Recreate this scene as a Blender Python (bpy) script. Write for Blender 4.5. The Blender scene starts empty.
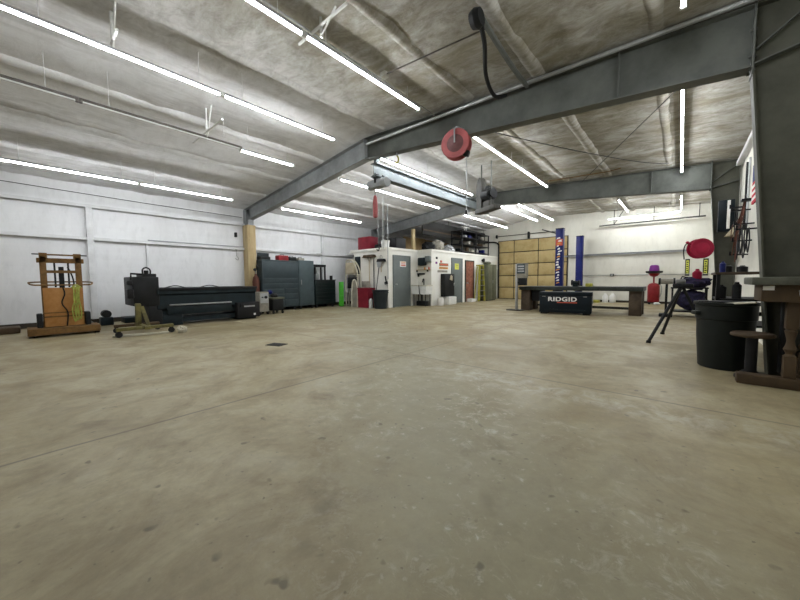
import bpy, bmesh, math, random
from mathutils import Vector, Matrix, noise
random.seed(7)
C = bpy.context.scene.collection
R = math.radians
PI = math.pi

# ------------------------------------------------------------------ camera, world, exposure
def set_camera():
    cd = bpy.data.cameras.new('camera'); co = bpy.data.objects.new('camera', cd); C.objects.link(co)
    cd.sensor_width = 36.0; cd.lens = 324.6 / 800 * 36.0; cd.clip_end = 200
    yaw, pitch, roll = R(40.82), R(3.48), R(-.41)
    F = Vector((-math.sin(yaw)*math.cos(pitch), math.cos(yaw)*math.cos(pitch), -math.sin(pitch)))
    r = Vector((math.cos(yaw), math.sin(yaw), 0)); u = r.cross(F)
    r2 = r*math.cos(roll) + u*math.sin(roll); u2 = r2.cross(F)
    m = Matrix((r2, u2, -F)).transposed().to_4x4(); m.translation = (0, 0, 1.15)
    co.matrix_world = m
    bpy.context.scene.camera = co
set_camera()
sc = bpy.context.scene
sc.view_settings.view_transform = 'Standard'; sc.view_settings.look = 'None'
sc.view_settings.gamma = 1.0; sc.view_settings.exposure = 0.0
w = bpy.data.worlds.new('world'); sc.world = w; w.use_nodes = True
w.node_tree.nodes['Background'].inputs[0].default_value = (.62, .66, .7, 1)
w.node_tree.nodes['Background'].inputs[1].default_value = .3
TUBE = 108.0          # radiance of the LED tubes

# ------------------------------------------------------------------ materials
MATS = {}
def mat(name, col, rough=.6, metal=0., var=.12, scale=6., bump=0., stretch=(1, 1, 1), col2=None, amt=None):
    """Principled with a noise driven colour variation (col -> col2) and optional bump."""
    m = bpy.data.materials.new(name); m.use_nodes = True
    nt = m.node_tree; b = nt.nodes['Principled BSDF']
    b.inputs['Roughness'].default_value = rough; b.inputs['Metallic'].default_value = metal; b.inputs['Specular IOR Level'].default_value = .22
    tc = nt.nodes.new('ShaderNodeTexCoord'); mp = nt.nodes.new('ShaderNodeMapping')
    mp.inputs['Scale'].default_value = stretch
    nt.links.new(tc.outputs['Object'], mp.inputs['Vector'])
    nz = nt.nodes.new('ShaderNodeTexNoise'); nz.inputs['Scale'].default_value = scale
    nz.inputs['Detail'].default_value = 6; nz.inputs['Roughness'].default_value = .65
    nt.links.new(mp.outputs[0], nz.inputs['Vector'])
    rp = nt.nodes.new('ShaderNodeValToRGB')
    c2 = col2 or tuple(max(0, c*(1-var*2.2)) for c in col)
    rp.color_ramp.elements[0].color = (*c2, 1); rp.color_ramp.elements[0].position = .32
    rp.color_ramp.elements[1].color = (*col, 1); rp.color_ramp.elements[1].position = amt or .62
    nt.links.new(nz.outputs['Fac'], rp.inputs[0]); nt.links.new(rp.outputs[0], b.inputs['Base Color'])
    if bump:
        bp = nt.nodes.new('ShaderNodeBump'); bp.inputs['Strength'].default_value = bump; bp.inputs['Distance'].default_value = .02
        nt.links.new(nz.outputs['Fac'], bp.inputs['Height']); nt.links.new(bp.outputs[0], b.inputs['Normal'])
    MATS[name] = m
    return m
def emis(name, col, s):
    m = bpy.data.materials.new(name); m.use_nodes = True; nt = m.node_tree
    b = nt.nodes['Principled BSDF']; b.inputs['Base Color'].default_value = (.9, .9, .9, 1)
    b.inputs['Emission Color'].default_value = (*col, 1); b.inputs['Emission Strength'].default_value = s
    return m

def mix_nodes(nt, fac, a, b, kind='MIX'):
    n = nt.nodes.new('ShaderNodeMix'); n.data_type = 'RGBA'; n.blend_type = kind
    def put(sock, v):
        if isinstance(v, (tuple, list)): sock.default_value = (*v, 1) if len(v) == 3 else v
        elif isinstance(v, (int, float)): sock.default_value = v
        else: nt.links.new(v, sock)
    put(n.inputs[0], fac); put(n.inputs[6], a); put(n.inputs[7], b)
    return n.outputs[2]
def noise_node(nt, vec, scale, detail=5, rough=.6, dist=0., stretch=None):
    if stretch:
        mp = nt.nodes.new('ShaderNodeMapping'); mp.inputs['Scale'].default_value = stretch
        nt.links.new(vec, mp.inputs['Vector']); vec = mp.outputs[0]
    n = nt.nodes.new('ShaderNodeTexNoise'); n.inputs['Scale'].default_value = scale
    n.inputs['Detail'].default_value = detail; n.inputs['Roughness'].default_value = rough
    n.inputs['Distortion'].default_value = dist
    nt.links.new(vec, n.inputs['Vector']); return n.outputs['Fac']
def ramp(nt, fac, p0, p1, c0=0., c1=1.):
    n = nt.nodes.new('ShaderNodeMapRange'); n.inputs[1].default_value = p0; n.inputs[2].default_value = p1
    n.inputs[3].default_value = c0; n.inputs[4].default_value = c1
    nt.links.new(fac, n.inputs[0]); return n.outputs[0]
def math_node(nt, op, a, b=None):
    n = nt.nodes.new('ShaderNodeMath'); n.operation = op
    for i, v in enumerate((a, b)):
        if v is None: continue
        if isinstance(v, (int, float)): n.inputs[i].default_value = v
        else: nt.links.new(v, n.inputs[i])
    return n.outputs[0]
def bump_to(nt, b, h, strength=.3, dist=.02):
    bp = nt.nodes.new('ShaderNodeBump'); bp.inputs['Strength'].default_value = strength; bp.inputs['Distance'].default_value = dist
    nt.links.new(h, bp.inputs['Height']); nt.links.new(bp.outputs[0], b.inputs['Normal'])

def floor_material():
    m = bpy.data.materials.new('worn_concrete'); m.use_nodes = True; nt = m.node_tree
    b = nt.nodes['Principled BSDF']; b.inputs['Specular IOR Level'].default_value = .3
    v = nt.nodes.new('ShaderNodeTexCoord').outputs['Object']
    big = noise_node(nt, v, .33, 4, .55, .6)
    mid = noise_node(nt, v, 1.3, 9, .70, .6)
    fine = noise_node(nt, v, 13, 8, .75)
    streak = noise_node(nt, v, 3.2, 7, .72, .8, (1.0, .55, 1))
    sx = nt.nodes.new('ShaderNodeSeparateXYZ'); nt.links.new(v, sx.inputs[0])
    c = mix_nodes(nt, ramp(nt, big, .38, .60), (.268, .222, .115), (.375, .325, .198))
    c = mix_nodes(nt, ramp(nt, mid, .46, .64, 0, .75), c, (.215, .172, .098))
    c = mix_nodes(nt, ramp(nt, mid, .46, .30, 0, .45), c, (.43, .38, .265))
    c = mix_nodes(nt, ramp(nt, streak, .48, .66, 0, .55), c, (.19, .152, .09))
    # greenish grey burnished lane running through the middle of the floor
    lane = math_node(nt, 'ABSOLUTE', math_node(nt, 'ADD', math_node(nt, 'MULTIPLY', math_node(nt, 'ADD', sx.outputs[0], 1.75), .62), math_node(nt, 'MULTIPLY', math_node(nt, 'SUBTRACT', sx.outputs[1], 2.45), .78)))
    lane2 = math_node(nt, 'ADD', lane, math_node(nt, 'MULTIPLY', math_node(nt, 'SUBTRACT', mid, .5), 2.2))
    c = mix_nodes(nt, ramp(nt, lane2, .2, 1.3, .6, 0), c, (.255, .245, .165))
    # pale chalky scuffs in the same lane where traffic turns
    band = ramp(nt, math_node(nt, 'ADD', lane, math_node(nt, 'MULTIPLY', math_node(nt, 'SUBTRACT', big, .5), 2.5)), .15, 1.5, 1, .12)
    sc_ = noise_node(nt, v, 6.5, 9, .8, 1.0)
    wmask = math_node(nt, 'MULTIPLY', ramp(nt, sc_, .52, .64, 0, 1), math_node(nt, 'MULTIPLY', band, ramp(nt, noise_node(nt, v, 1.0, 4), .42, .58)))
    c = mix_nodes(nt, math_node(nt, 'MULTIPLY', wmask, .85), c, (.52, .49, .40))
    sc2 = noise_node(nt, v, 16, 4, .6, .3)
    c = mix_nodes(nt, math_node(nt, 'MULTIPLY', ramp(nt, sc2, .62, .70, 0, .55), band), c, (.52, .50, .42))
    # chalk trail just before the cross joint
    jt = math_node(nt, 'ABSOLUTE', math_node(nt, 'SUBTRACT', sx.outputs[1], 3.5))
    jm = math_node(nt, 'MULTIPLY', ramp(nt, jt, .1, .4, 1, 0), math_node(nt, 'MULTIPLY', ramp(nt, sx.outputs[0], -3.2, -2.0), ramp(nt, noise_node(nt, v, 4.5, 7, .75, .8), .45, .6)))
    c = mix_nodes(nt, math_node(nt, 'MULTIPLY', jm, .55), c, (.50, .475, .39))
    # brown oil blots and black flecks
    st = noise_node(nt, v, 1.7, 4, .6, .3)
    c = mix_nodes(nt, ramp(nt, st, .58, .72, 0, .65), c, (.125, .095, .05))
    fl = noise_node(nt, v, 7.5, 2, .5)
    c = mix_nodes(nt, ramp(nt, fl, .69, .75, 0, .7), c, (.075, .06, .038))
    fl2 = noise_node(nt, v, 24, 2, .5)
    c = mix_nodes(nt, ramp(nt, fl2, .69, .75, 0, .6), c, (.08, .07, .05))
    c = mix_nodes(nt, ramp(nt, fine, .3, .75, .45, 0), c, (.17, .14, .09))
    # saw-cut joints, on a grid through the visible ones
    for ax, off, per in ((0, 3.2, 6.7), (1, -3.85, 6.65)):
        wob = math_node(nt, 'MULTIPLY', math_node(nt, 'SUBTRACT', noise_node(nt, v, 2.5, 3), .5), .03)
        t = math_node(nt, 'ADD', math_node(nt, 'ADD', sx.outputs[ax], off + per*10.5), wob)
        mdl = math_node(nt, 'ABSOLUTE', math_node(nt, 'SUBTRACT', math_node(nt, 'MODULO', t, per), per/2))
        line = ramp(nt, mdl, .006, .02, 1, 0)
        c = mix_nodes(nt, math_node(nt, 'MULTIPLY', line, .8), c, (.13, .105, .07))
    nt.links.new(c, b.inputs['Base Color'])
    rr = ramp(nt, mid, .3, .7, .38, .62); nt.links.new(rr, b.inputs['Roughness'])
    bump_to(nt, b, fine, .12, .01)
    return m
def ceiling_material():
    m = bpy.data.materials.new('dirty_spray_insulation'); m.use_nodes = True; nt = m.node_tree
    b = nt.nodes['Principled BSDF']; b.inputs['Roughness'].default_value = .9; b.inputs['Specular IOR Level'].default_value = .1
    v = nt.nodes.new('ShaderNodeTexCoord').outputs['Object']
    sx = nt.nodes.new('ShaderNodeSeparateXYZ'); nt.links.new(v, sx.inputs[0])
    st = noise_node(nt, v, .9, 9, .72, .4, (.8, 2.2, 1))      # stains across the sheets
    sy = noise_node(nt, v, .8, 9, .70, .3, (2.4, .45, 1))     # smudges along the purlins
    st2 = noise_node(nt, v, 2.6, 9, .78, .5, (1.0, 1.5, 1))
    big = noise_node(nt, v, .45, 4, .55, .4)
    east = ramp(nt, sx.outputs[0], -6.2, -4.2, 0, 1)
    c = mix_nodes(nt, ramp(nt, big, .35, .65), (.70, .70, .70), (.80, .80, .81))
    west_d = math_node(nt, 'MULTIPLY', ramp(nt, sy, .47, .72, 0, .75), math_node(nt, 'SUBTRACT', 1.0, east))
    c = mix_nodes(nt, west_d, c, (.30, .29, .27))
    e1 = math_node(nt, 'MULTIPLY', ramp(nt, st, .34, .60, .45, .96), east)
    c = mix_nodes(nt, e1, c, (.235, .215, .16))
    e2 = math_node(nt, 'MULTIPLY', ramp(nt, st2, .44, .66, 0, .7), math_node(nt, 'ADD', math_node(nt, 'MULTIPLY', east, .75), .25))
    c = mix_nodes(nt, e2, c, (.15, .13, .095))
    c = mix_nodes(nt, ramp(nt, noise_node(nt, v, 5, 6, .7, .2), .58, .74, 0, .3), c, (.55, .53, .46))
    nt.links.new(c, b.inputs['Base Color'])
    bump_to(nt, b, st2, .3, .04)
    return m
def wall_material(name, base, dirt):
    m = bpy.data.materials.new(name); m.use_nodes = True; nt = m.node_tree
    b = nt.nodes['Principled BSDF']; b.inputs['Roughness'].default_value = .7
    v = nt.nodes.new('ShaderNodeTexCoord').outputs['Object']
    sx = nt.nodes.new('ShaderNodeSeparateXYZ'); nt.links.new(v, sx.inputs[0])
    n1 = noise_node(nt, v, .8, 6, .6, .3, (1, 1, .35)); n2 = noise_node(nt, v, 6, 6, .7, .3, (1, 1, .4))
    c = mix_nodes(nt, ramp(nt, n1, .45, .72, 0, .6), base, dirt)
    c = mix_nodes(nt, ramp(nt, n2, .5, .75, 0, .3), c, tuple(x*.75 for x in dirt))
    # quilting of the insulation blanket: soft pillows between stitched seams
    h = None
    for ax, per in ((0, .61), (1, .61), (2, .45)):
        t = math_node(nt, 'SINE', math_node(nt, 'MULTIPLY', sx.outputs[ax], 2*PI/per))
        t = math_node(nt, 'ABSOLUTE', t); h = t if h is None else math_node(nt, 'ADD', h, t)
    h = math_node(nt, 'ADD', h, math_node(nt, 'MULTIPLY', n2, 2))
    nt.links.new(c, b.inputs['Base Color']); bump_to(nt, b, h, .10, .012)
    return m

M = dict(
 floor=floor_material(), ceiling=ceiling_material(),
 wall_l=wall_material('white_blanket_wall', (.70, .705, .715), (.54, .54, .535)),
 wall_r=wall_material('cream_blanket_wall', (.67, .655, .58), (.54, .52, .44)),
 office=mat('white_painted_board', (.74, .735, .69), .6, 0, .05, 1.2, .05, col2=(.64, .62, .55)),
 whitepaint=mat('white_paint', (.66, .665, .67), .5, 0, .08, 3),
 girtshade=mat('girt_grey', (.34, .35, .36), .5, 0, .1, 3),
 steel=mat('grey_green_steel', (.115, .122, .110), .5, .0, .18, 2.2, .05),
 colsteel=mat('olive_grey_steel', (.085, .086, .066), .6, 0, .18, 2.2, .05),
 crane=mat('slate_crane_paint', (.16, .18, .185), .8, 0, .15, 2.5),
 hub=mat('dusty_hub', (.15, .065, .065), .6, 0, .15, 5),
 steel2=mat('hazy_blue_grey_steel', (.30, .315, .32), .65, 0, .15, 2.5),  # raised paler than the other steel, haze over the left rafters included
 black=mat('black_paint', (.012, .012, .013), .5, 0, .2, 5),
 rubber=mat('black_rubber', (.02, .02, .02), .8, 0, .2, 8),
 bin=mat('dark_grey_plastic', (.010, .013, .011), .5, 0, .2, 4, .06),
 binblack=mat('black_plastic', (.02, .026, .028), .45, 0, .2, 4),
 tool=mat('slate_tool_chest', (.042, .058, .064), .42, .1, .12, 3),
 toolside=mat('slate_locker', (.06, .082, .088), .42, .1, .12, 3),
 greenchest=mat('dark_green_chest', (.007, .015, .014), .4, .1, .2, 3),
 machine=mat('dark_teal_machine', (.012, .021, .025), .5, .1, .25, 3),
 machine2=mat('dark_grey_casting', (.014, .015, .0155), .55, .1, .25, 4),
 orange=mat('worn_orange_paint', (.44, .225, .075), .6, 0, .15, 3, col2=(.30, .13, .03)),
 rust=mat('rusty_orange_steel', (.19, .105, .035), .7, .1, .25, 8, .1, col2=(.10, .055, .02)),
 brownwood=mat('brown_wood', (.075, .05, .028), .7, 0, .25, 5, .08, stretch=(1, 1, .2), col2=(.05, .034, .02)),
 woodcol=mat('tan_boards', (.45, .36, .20), .7, 0, .15, 4, .05, stretch=(2, 2, .3), col2=(.34, .24, .12)),
 osb=mat('strand_board', (.24, .165, .08), .75, 0, .25, 9, .06, col2=(.19, .12, .05)),
 doorpanel=mat('tan_door_panel', (.44, .34, .16), .65, 0, .15, 2.2, .03, col2=(.33, .24, .10), amt=.55),
 doordark=mat('dark_door_frame', (.05, .042, .03), .6, 0, .2, 3),
 greydoor=mat('grey_door_paint', (.135, .155, .15), .5, 0, .08, 2),
 locker=mat('olive_grey_locker', (.12, .125, .085), .5, .1, .15, 3),
 yellow=mat('yellow_fibreglass', (.38, .36, .06), .5, 0, .15, 5),
 olive=mat('yellow_green_hose', (.40, .43, .09), .55, 0, .2, 12),
 dolly=mat('faded_yellow_paint', (.17, .15, .05), .6, 0, .25, 6, col2=(.07, .06, .03)),
 green=mat('lime_plastic', (.05, .36, .015), .4, 0, .15, 5),
 red=mat('red_paint', (.25, .018, .022), .45, 0, .15, 4),
 redbin=mat('red_plastic', (.22, .018, .032), .5, 0, .15, 4),
 reelred=mat('faded_red_reel', (.36, .09, .09), .5, 0, .15, 4),
 crimson=mat('crimson_paint', (.30, .01, .04), .4, 0, .1, 4),
 blue=mat('royal_blue_paint', (.008, .014, .12), .45, 0, .15, 3),
 navy=mat('navy_chest_paint', (.003, .008, .013), .45, 0, .25, 3),
 purple=mat('purple_plastic', (.17, .025, .2), .5, 0, .1, 4),
 purplecloth=mat('purple_cloth', (.035, .03, .075), .9, 0, .3, 7, .3, col2=(.008, .008, .014)),
 pink=mat('pink_rag', (.62, .20, .20), .9, 0, .2, 10, .2),
 whiteplastic=mat('white_plastic', (.72, .72, .69), .5, 0, .08, 4),
 beige=mat('beige_paint', (.48, .42, .30), .6, 0, .12, 4),
 cream=mat('cream_tube', (.58, .55, .44), .5, 0, .12, 5),
 greysheet=mat('grey_brown_board', (.30, .28, .23), .7, 0, .2, 4),
 galv=mat('galvanised_steel', (.42, .43, .43), .4, .5, .12, 5),
 alu=mat('bare_steel', (.32, .32, .31), .38, .7, .15, 6),
 tabletop=mat('dark_steel_table', (.04, .046, .04), .5, .2, .25, 4),
 benchtop=mat('grey_bench_slab', (.10, .103, .08), .6, 0, .2, 5),
 tan=mat('brown_steel_leg', (.085, .062, .042), .6, .1, .25, 4),
 brownplate=mat('grey_brown_casting', (.06, .058, .05), .6, .1, .2, 4),
 fluor=mat('yellow_green_sign', (.56, .58, .10), .5, 0, .05, 4),
 signred=mat('sign_red', (.55, .10, .06), .5, 0, .05, 4),
 signorange=mat('sign_orange', (.62, .28, .05), .5, 0, .05, 4),
 paper=mat('white_paper', (.78, .77, .74), .6, 0, .05, 4),
 brick=mat('reddish_brown_door', (.26, .105, .065), .7, 0, .3, 8, .1, col2=(.11, .045, .03)),
 cord=mat('brown_cord', (.11, .038, .024), .6, 0, .2, 9),
 flagwhite=mat('flag_white', (.75, .73, .70), .8, 0, .05, 5),
 flagred=mat('flag_red', (.50, .03, .05), .8, 0, .1, 5),
 flagblue=mat('flag_blue', (.02, .03, .12), .8, 0, .1, 5),
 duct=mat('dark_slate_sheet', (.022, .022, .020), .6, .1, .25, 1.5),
 tube=emis('lit_tube', (.94, .97, 1.0), TUBE),
 deadtube=mat('unlit_tube', (.45, .45, .42), .4, 0, .05, 5),
 deadhousing=mat('grey_brown_housing', (.08, .07, .06), .5, 0, .2, 4),
 floorstain=mat('iron_grate', (.03, .03, .028), .5, .4, .2, 8),
)

# ------------------------------------------------------------------ mesh builder
class G:
    def __init__(s): s.bm = bmesh.new()
    def box(s, c, d, rz=0, rx=0, ry=0, bev=0):
        t = bmesh.new(); bmesh.ops.create_cube(t, size=1)
        for v in t.verts: v.co = Vector((v.co.x*d[0], v.co.y*d[1], v.co.z*d[2]))
        if bev: bmesh.ops.bevel(t, geom=list(t.edges), offset=min(bev, min(d)*.45), segments=2, affect='EDGES', profile=.5)
        mx = Matrix.Translation(c) @ Matrix.Rotation(rz, 4, 'Z') @ Matrix.Rotation(ry, 4, 'Y') @ Matrix.Rotation(rx, 4, 'X')
        return s._merge(t, mx)
    def _merge(s, t, mx=None):
        mp = {}
        for v in t.verts: mp[v] = s.bm.verts.new(mx @ v.co if mx else v.co)
        for f in t.faces:
            try: s.bm.faces.new([mp[v] for v in f.verts])
            except ValueError: pass
        t.free(); return s
    def b2(s, lo, hi, bev=0):
        return s.box([(a+b)/2 for a, b in zip(lo, hi)], [abs(b-a) for a, b in zip(lo, hi)], bev=bev)
    def ring(s, c, u, v, r, n):
        return [s.bm.verts.new(c + (u*math.cos(2*PI*i/n) + v*math.sin(2*PI*i/n))*r) for i in range(n)]
    def tube(s, pts, r, n=8, smooth=0, closed=False):
        P = [Vector(p) for p in pts]
        if smooth:
            Q = []; L = len(P); rng = range(L if closed else L-1)
            for i in rng:
                p0 = P[(i-1) % L] if (closed or i > 0) else P[0]; p1 = P[i]; p2 = P[(i+1) % L]
                p3 = P[(i+2) % L] if (closed or i+2 < L) else P[-1]
                for k in range(smooth):
                    t = k/smooth
                    Q.append(.5*((2*p1)+(p2-p0)*t+(2*p0-5*p1+4*p2-p3)*t*t+(3*p1-p0-3*p2+p3)*t**3))
            if not closed: Q.append(P[-1])
            P = Q
        rs = r if isinstance(r, (list, tuple)) else [r]*len(P)
        if len(rs) != len(P): rs = [rs[0]+(rs[-1]-rs[0])*i/(len(P)-1) for i in range(len(P))]
        up = None; rings = []
        L = len(P)
        for i, p in enumerate(P):
            a = P[(i-1) % L] if (closed or i > 0) else P[0]; b = P[(i+1) % L] if (closed or i < L-1) else P[-1]
            t = (b-a)
            if t.length < 1e-9: t = Vector((0, 0, 1))
            t.normalize()
            if up is None:
                up = Vector((0, 0, 1)) if abs(t.z) < .9 else Vector((1, 0, 0))
            u = t.cross(up)
            if u.length < 1e-6: u = t.orthogonal()
            u.normalize(); v = u.cross(t); up = v
            rings.append(s.ring(p, u, v, rs[i], n))
        for i in range(L if closed else L-1):
            A, B = rings[i], rings[(i+1) % L]
            for k in range(n): s.bm.faces.new((A[k], A[(k+1) % n], B[(k+1) % n], B[k]))
        if not closed:
            s.bm.faces.new(rings[0][::-1]); s.bm.faces.new(rings[-1])
        return s
    def cyl(s, a, b, r, r2=None, n=16): return s.tube([a, b], [r, r if r2 is None else r2], n)
    def lathe(s, prof, c=(0, 0, 0), n=24, axis='z'):
        c = Vector(c); rings = []
        for r, z in prof:
            rg = []
            for i in range(n):
                a = 2*PI*i/n; x, y = r*math.cos(a), r*math.sin(a)
                p = {'z': (x, y, z), 'x': (z, x, y), 'y': (y, z, x)}[axis]
                rg.append(s.bm.verts.new(c+Vector(p)))
            rings.append(rg)
        for A, B in zip(rings, rings[1:]):
            for k in range(n): s.bm.faces.new((A[k], A[(k+1) % n], B[(k+1) % n], B[k]))
        s.bm.faces.new(rings[0][::-1]); s.bm.faces.new(rings[-1])
        return s
    def prism(s, poly, axis, lo, hi):
        def P(a, b, t): return {'x': (t, a, b), 'y': (a, t, b), 'z': (a, b, t)}[axis]
        A = [s.bm.verts.new(P(a, b, lo)) for a, b in poly]; B = [s.bm.verts.new(P(a, b, hi)) for a, b in poly]
        n = len(poly); s.bm.faces.new(A[::-1]); s.bm.faces.new(B)
        for i in range(n): s.bm.faces.new((A[i], A[(i+1) % n], B[(i+1) % n], B[i]))
        return s
    def blob(s, c, d, seed=0, amp=.25, f=3.0, sub=3):
        t = bmesh.new(); bmesh.ops.create_icosphere(t, subdivisions=sub, radius=1)
        for v in t.verts:
            k = 1+amp*noise.noise(v.co*f+Vector((seed*7.1, seed*3.3, 0)))
            v.co = Vector((v.co.x*d[0]*k, v.co.y*d[1]*k, v.co.z*d[2]*k))
        return s._merge(t, Matrix.Translation(c))
    def done(s, name, m, parent=None, ang=35):
        bmesh.ops.recalc_face_normals(s.bm, faces=list(s.bm.faces))
        me = bpy.data.meshes.new(name); s.bm.to_mesh(me); s.bm.free()
        for p in me.polygons: p.use_smooth = True
        me.set_sharp_from_angle(angle=R(ang))
        me.materials.append(M[m] if isinstance(m, str) else m)
        o = bpy.data.objects.new(name, me); C.objects.link(o)
        if parent: o.parent = parent
        return o
def thing(name, label, cat, loc=(0, 0, 0), rz=0, group=None):
    o = bpy.data.objects.new(name, None); C.objects.link(o); o.empty_display_size = .1
    o.location = loc; o.rotation_euler = (0, 0, rz); o['label'] = label; o['category'] = cat
    if group: o['group'] = group
    return o
def tag(o, label, cat, group=None):
    o['label'] = label; o['category'] = cat
    if group: o['group'] = group
    return o
def struct(o): o['kind'] = 'structure'; return o
def copy_tree(o, loc, rz, label=None, parent=None):
    c = o.copy(); C.objects.link(c)
    if parent: c.parent = parent
    else:
        c.location = loc; c.rotation_euler = (0, 0, rz)
        if label: c['label'] = label
    for ch in list(o.children): copy_tree(ch, None, 0, None, c)
    return c

# ------------------------------------------------------------------ the building
XL, XR, Y0, Y1 = -12.5, 1.10, -7.8, 18.9
RIDGE = -5.85
def roof(x):
    return 3.86+(x-XL)*(.74/(RIDGE-XL)) if x < RIDGE else 4.60-(x-RIDGE)*(.36/(XR-RIDGE))
g = G().b2((XL-.3, Y0-.3, -.2), (XR+.3, Y1+.3, 0)); struct(g.done('floor', 'floor'))
def ceiling():
    bm = bmesh.new(); nx, ny = 116, 178; V = []
    for i in range(nx+1):
        x = XL-.1+(XR-XL+.2)*i/nx; row = []
        for j in range(ny+1):
            y = Y0-.1+(Y1-Y0+.2)*j/ny
            z = roof(x)+.035*noise.noise(Vector((x*1.3, y*1.3, 0)))+.03*noise.noise(Vector((x*3.1, y*4.2, 5)))
            row.append(bm.verts.new((x, y, z)))
        V.append(row)
    for i in range(nx):
        for j in range(ny): bm.faces.new((V[i][j], V[i][j+1], V[i+1][j+1], V[i+1][j]))
    g = G(); g.bm.free(); g.bm = bm
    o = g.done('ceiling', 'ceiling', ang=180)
    md = o.modifiers.new('thick', 'SOLIDIFY'); md.thickness = .15; md.offset = 1
    # make sure the thickness goes up
    if o.data.polygons[0].normal.z < 0: md.offset = -1
    struct(o)
ceiling()
def gable(name, y0, y1, m):
    g = G().prism([(XL-.1, 0), (XR+.1, 0), (XR+.1, roof(XR)+.05), (RIDGE, roof(RIDGE)+.05), (XL-.1, roof(XL)+.05)], 'y', y0, y1)
    struct(g.done(name, m))
gable('wall_far', Y1, Y1+.15, 'wall_r'); gable('wall_back', Y0-.15, Y0, 'wall_r')
struct(G().b2((XL-.15, Y0, 0), (XL, Y1, roof(XL)+.03)).done('wall_left', 'wall_l'))
struct(G().b2((XR, Y0, 0), (XR+.15, Y1, roof(XR)+.03)).done('wall_right', 'wall_r'))
struct(G().b2((XL, Y0, 0), (XL+.035, Y1, .13)).done('baseboard_left', 'doordark'))
struct(G().b2((-3.9, Y1-.03, 0), (XR, Y1, .10)).done('baseboard_far', 'doordark'))
TN = [0]
def trim(g, m):
    TN[0] += 1; return struct(g.done('trim_%d' % TN[0], m))
FR = (-1.05, 5.6, 12.25)           # steel frames
BAYS = [(Y0, -1.15), (-.95, 5.5), (5.7, 12.15), (12.35, Y1)]
for (a, b) in BAYS:                # girts on the long walls, a flange and a web each
    for z in (2.38, 3.27):
        trim(G().b2((XL, a, z-.02), (XL+.13, b, z+.02)).b2((XL+.11, a, z-.06), (XL+.13, b, z+.02)), 'whitepaint')
    trim(G().b2((XR-.12, a, 4.02), (XR, b, 4.12), bev=.01), 'whitepaint')
trim(G().b2((XL, 1.2, .13), (XL+.14, 1.34, 3.22), bev=.01), 'whitepaint')
trim(G().b2((XL, -4.9, .13), (XL+.14, -4.76, 3.22), bev=.01), 'whitepaint')
trim(G().b2((XL, 2.51, 1.35), (XL+.07, 2.57, 2.32), bev=.01), 'whitepaint')
trim(G().b2((XL, 8.95, .13), (XL+.12, 9.06, 3.22), bev=.01), 'whitepaint')
trim(G().b2((-4.75, Y1-.12, 2.355), (XR, Y1, 2.395)).b2((-4.75, Y1-.12, 2.31), (XR, Y1-.105, 2.395)), 'girtshade')  # far girts grey: their shadow line is put into the colour
trim(G().b2((-12.3, Y1-.1, 2.355), (-8.95, Y1, 2.395)), 'girtshade')
# purlins, wrapped in the sprayed insulation
for x in (-10.8, -9.2, -7.55, -5.25, -3.03, -1.82, -.35):
    for (a, b) in BAYS:
        g = G(); n = max(8, int((b-a)/.2)); rings = []
        for k in range(n+1):
            y = a+(b-a)*k/n; z = roof(x)+(.0 if x < -6 or -2 < x < -1.5 else .022)+.014*noise.noise(Vector((y*2.3, x, 9))); xo = .02*noise.noise(Vector((y*1.7, x, 0))); sl = roof(x+.1)-roof(x-.1)
            rings.append([g.bm.verts.new((x+xo+dx, y, z+dx*sl*5+dz)) for dx, dz in ((-.13, .04), (-.10, -.005), (-.055, -.045), (0, -.058), (.055, -.045), (.10, -.005), (.13, .04))])
        for A, B in zip(rings, rings[1:]):
            for q in range(7): g.bm.faces.new((A[q], A[(q+1) % 7], B[(q+1) % 7], B[q]))
        g.bm.faces.new(rings[0]); g.bm.faces.new(rings[-1]); trim(g, 'ceiling')

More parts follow.
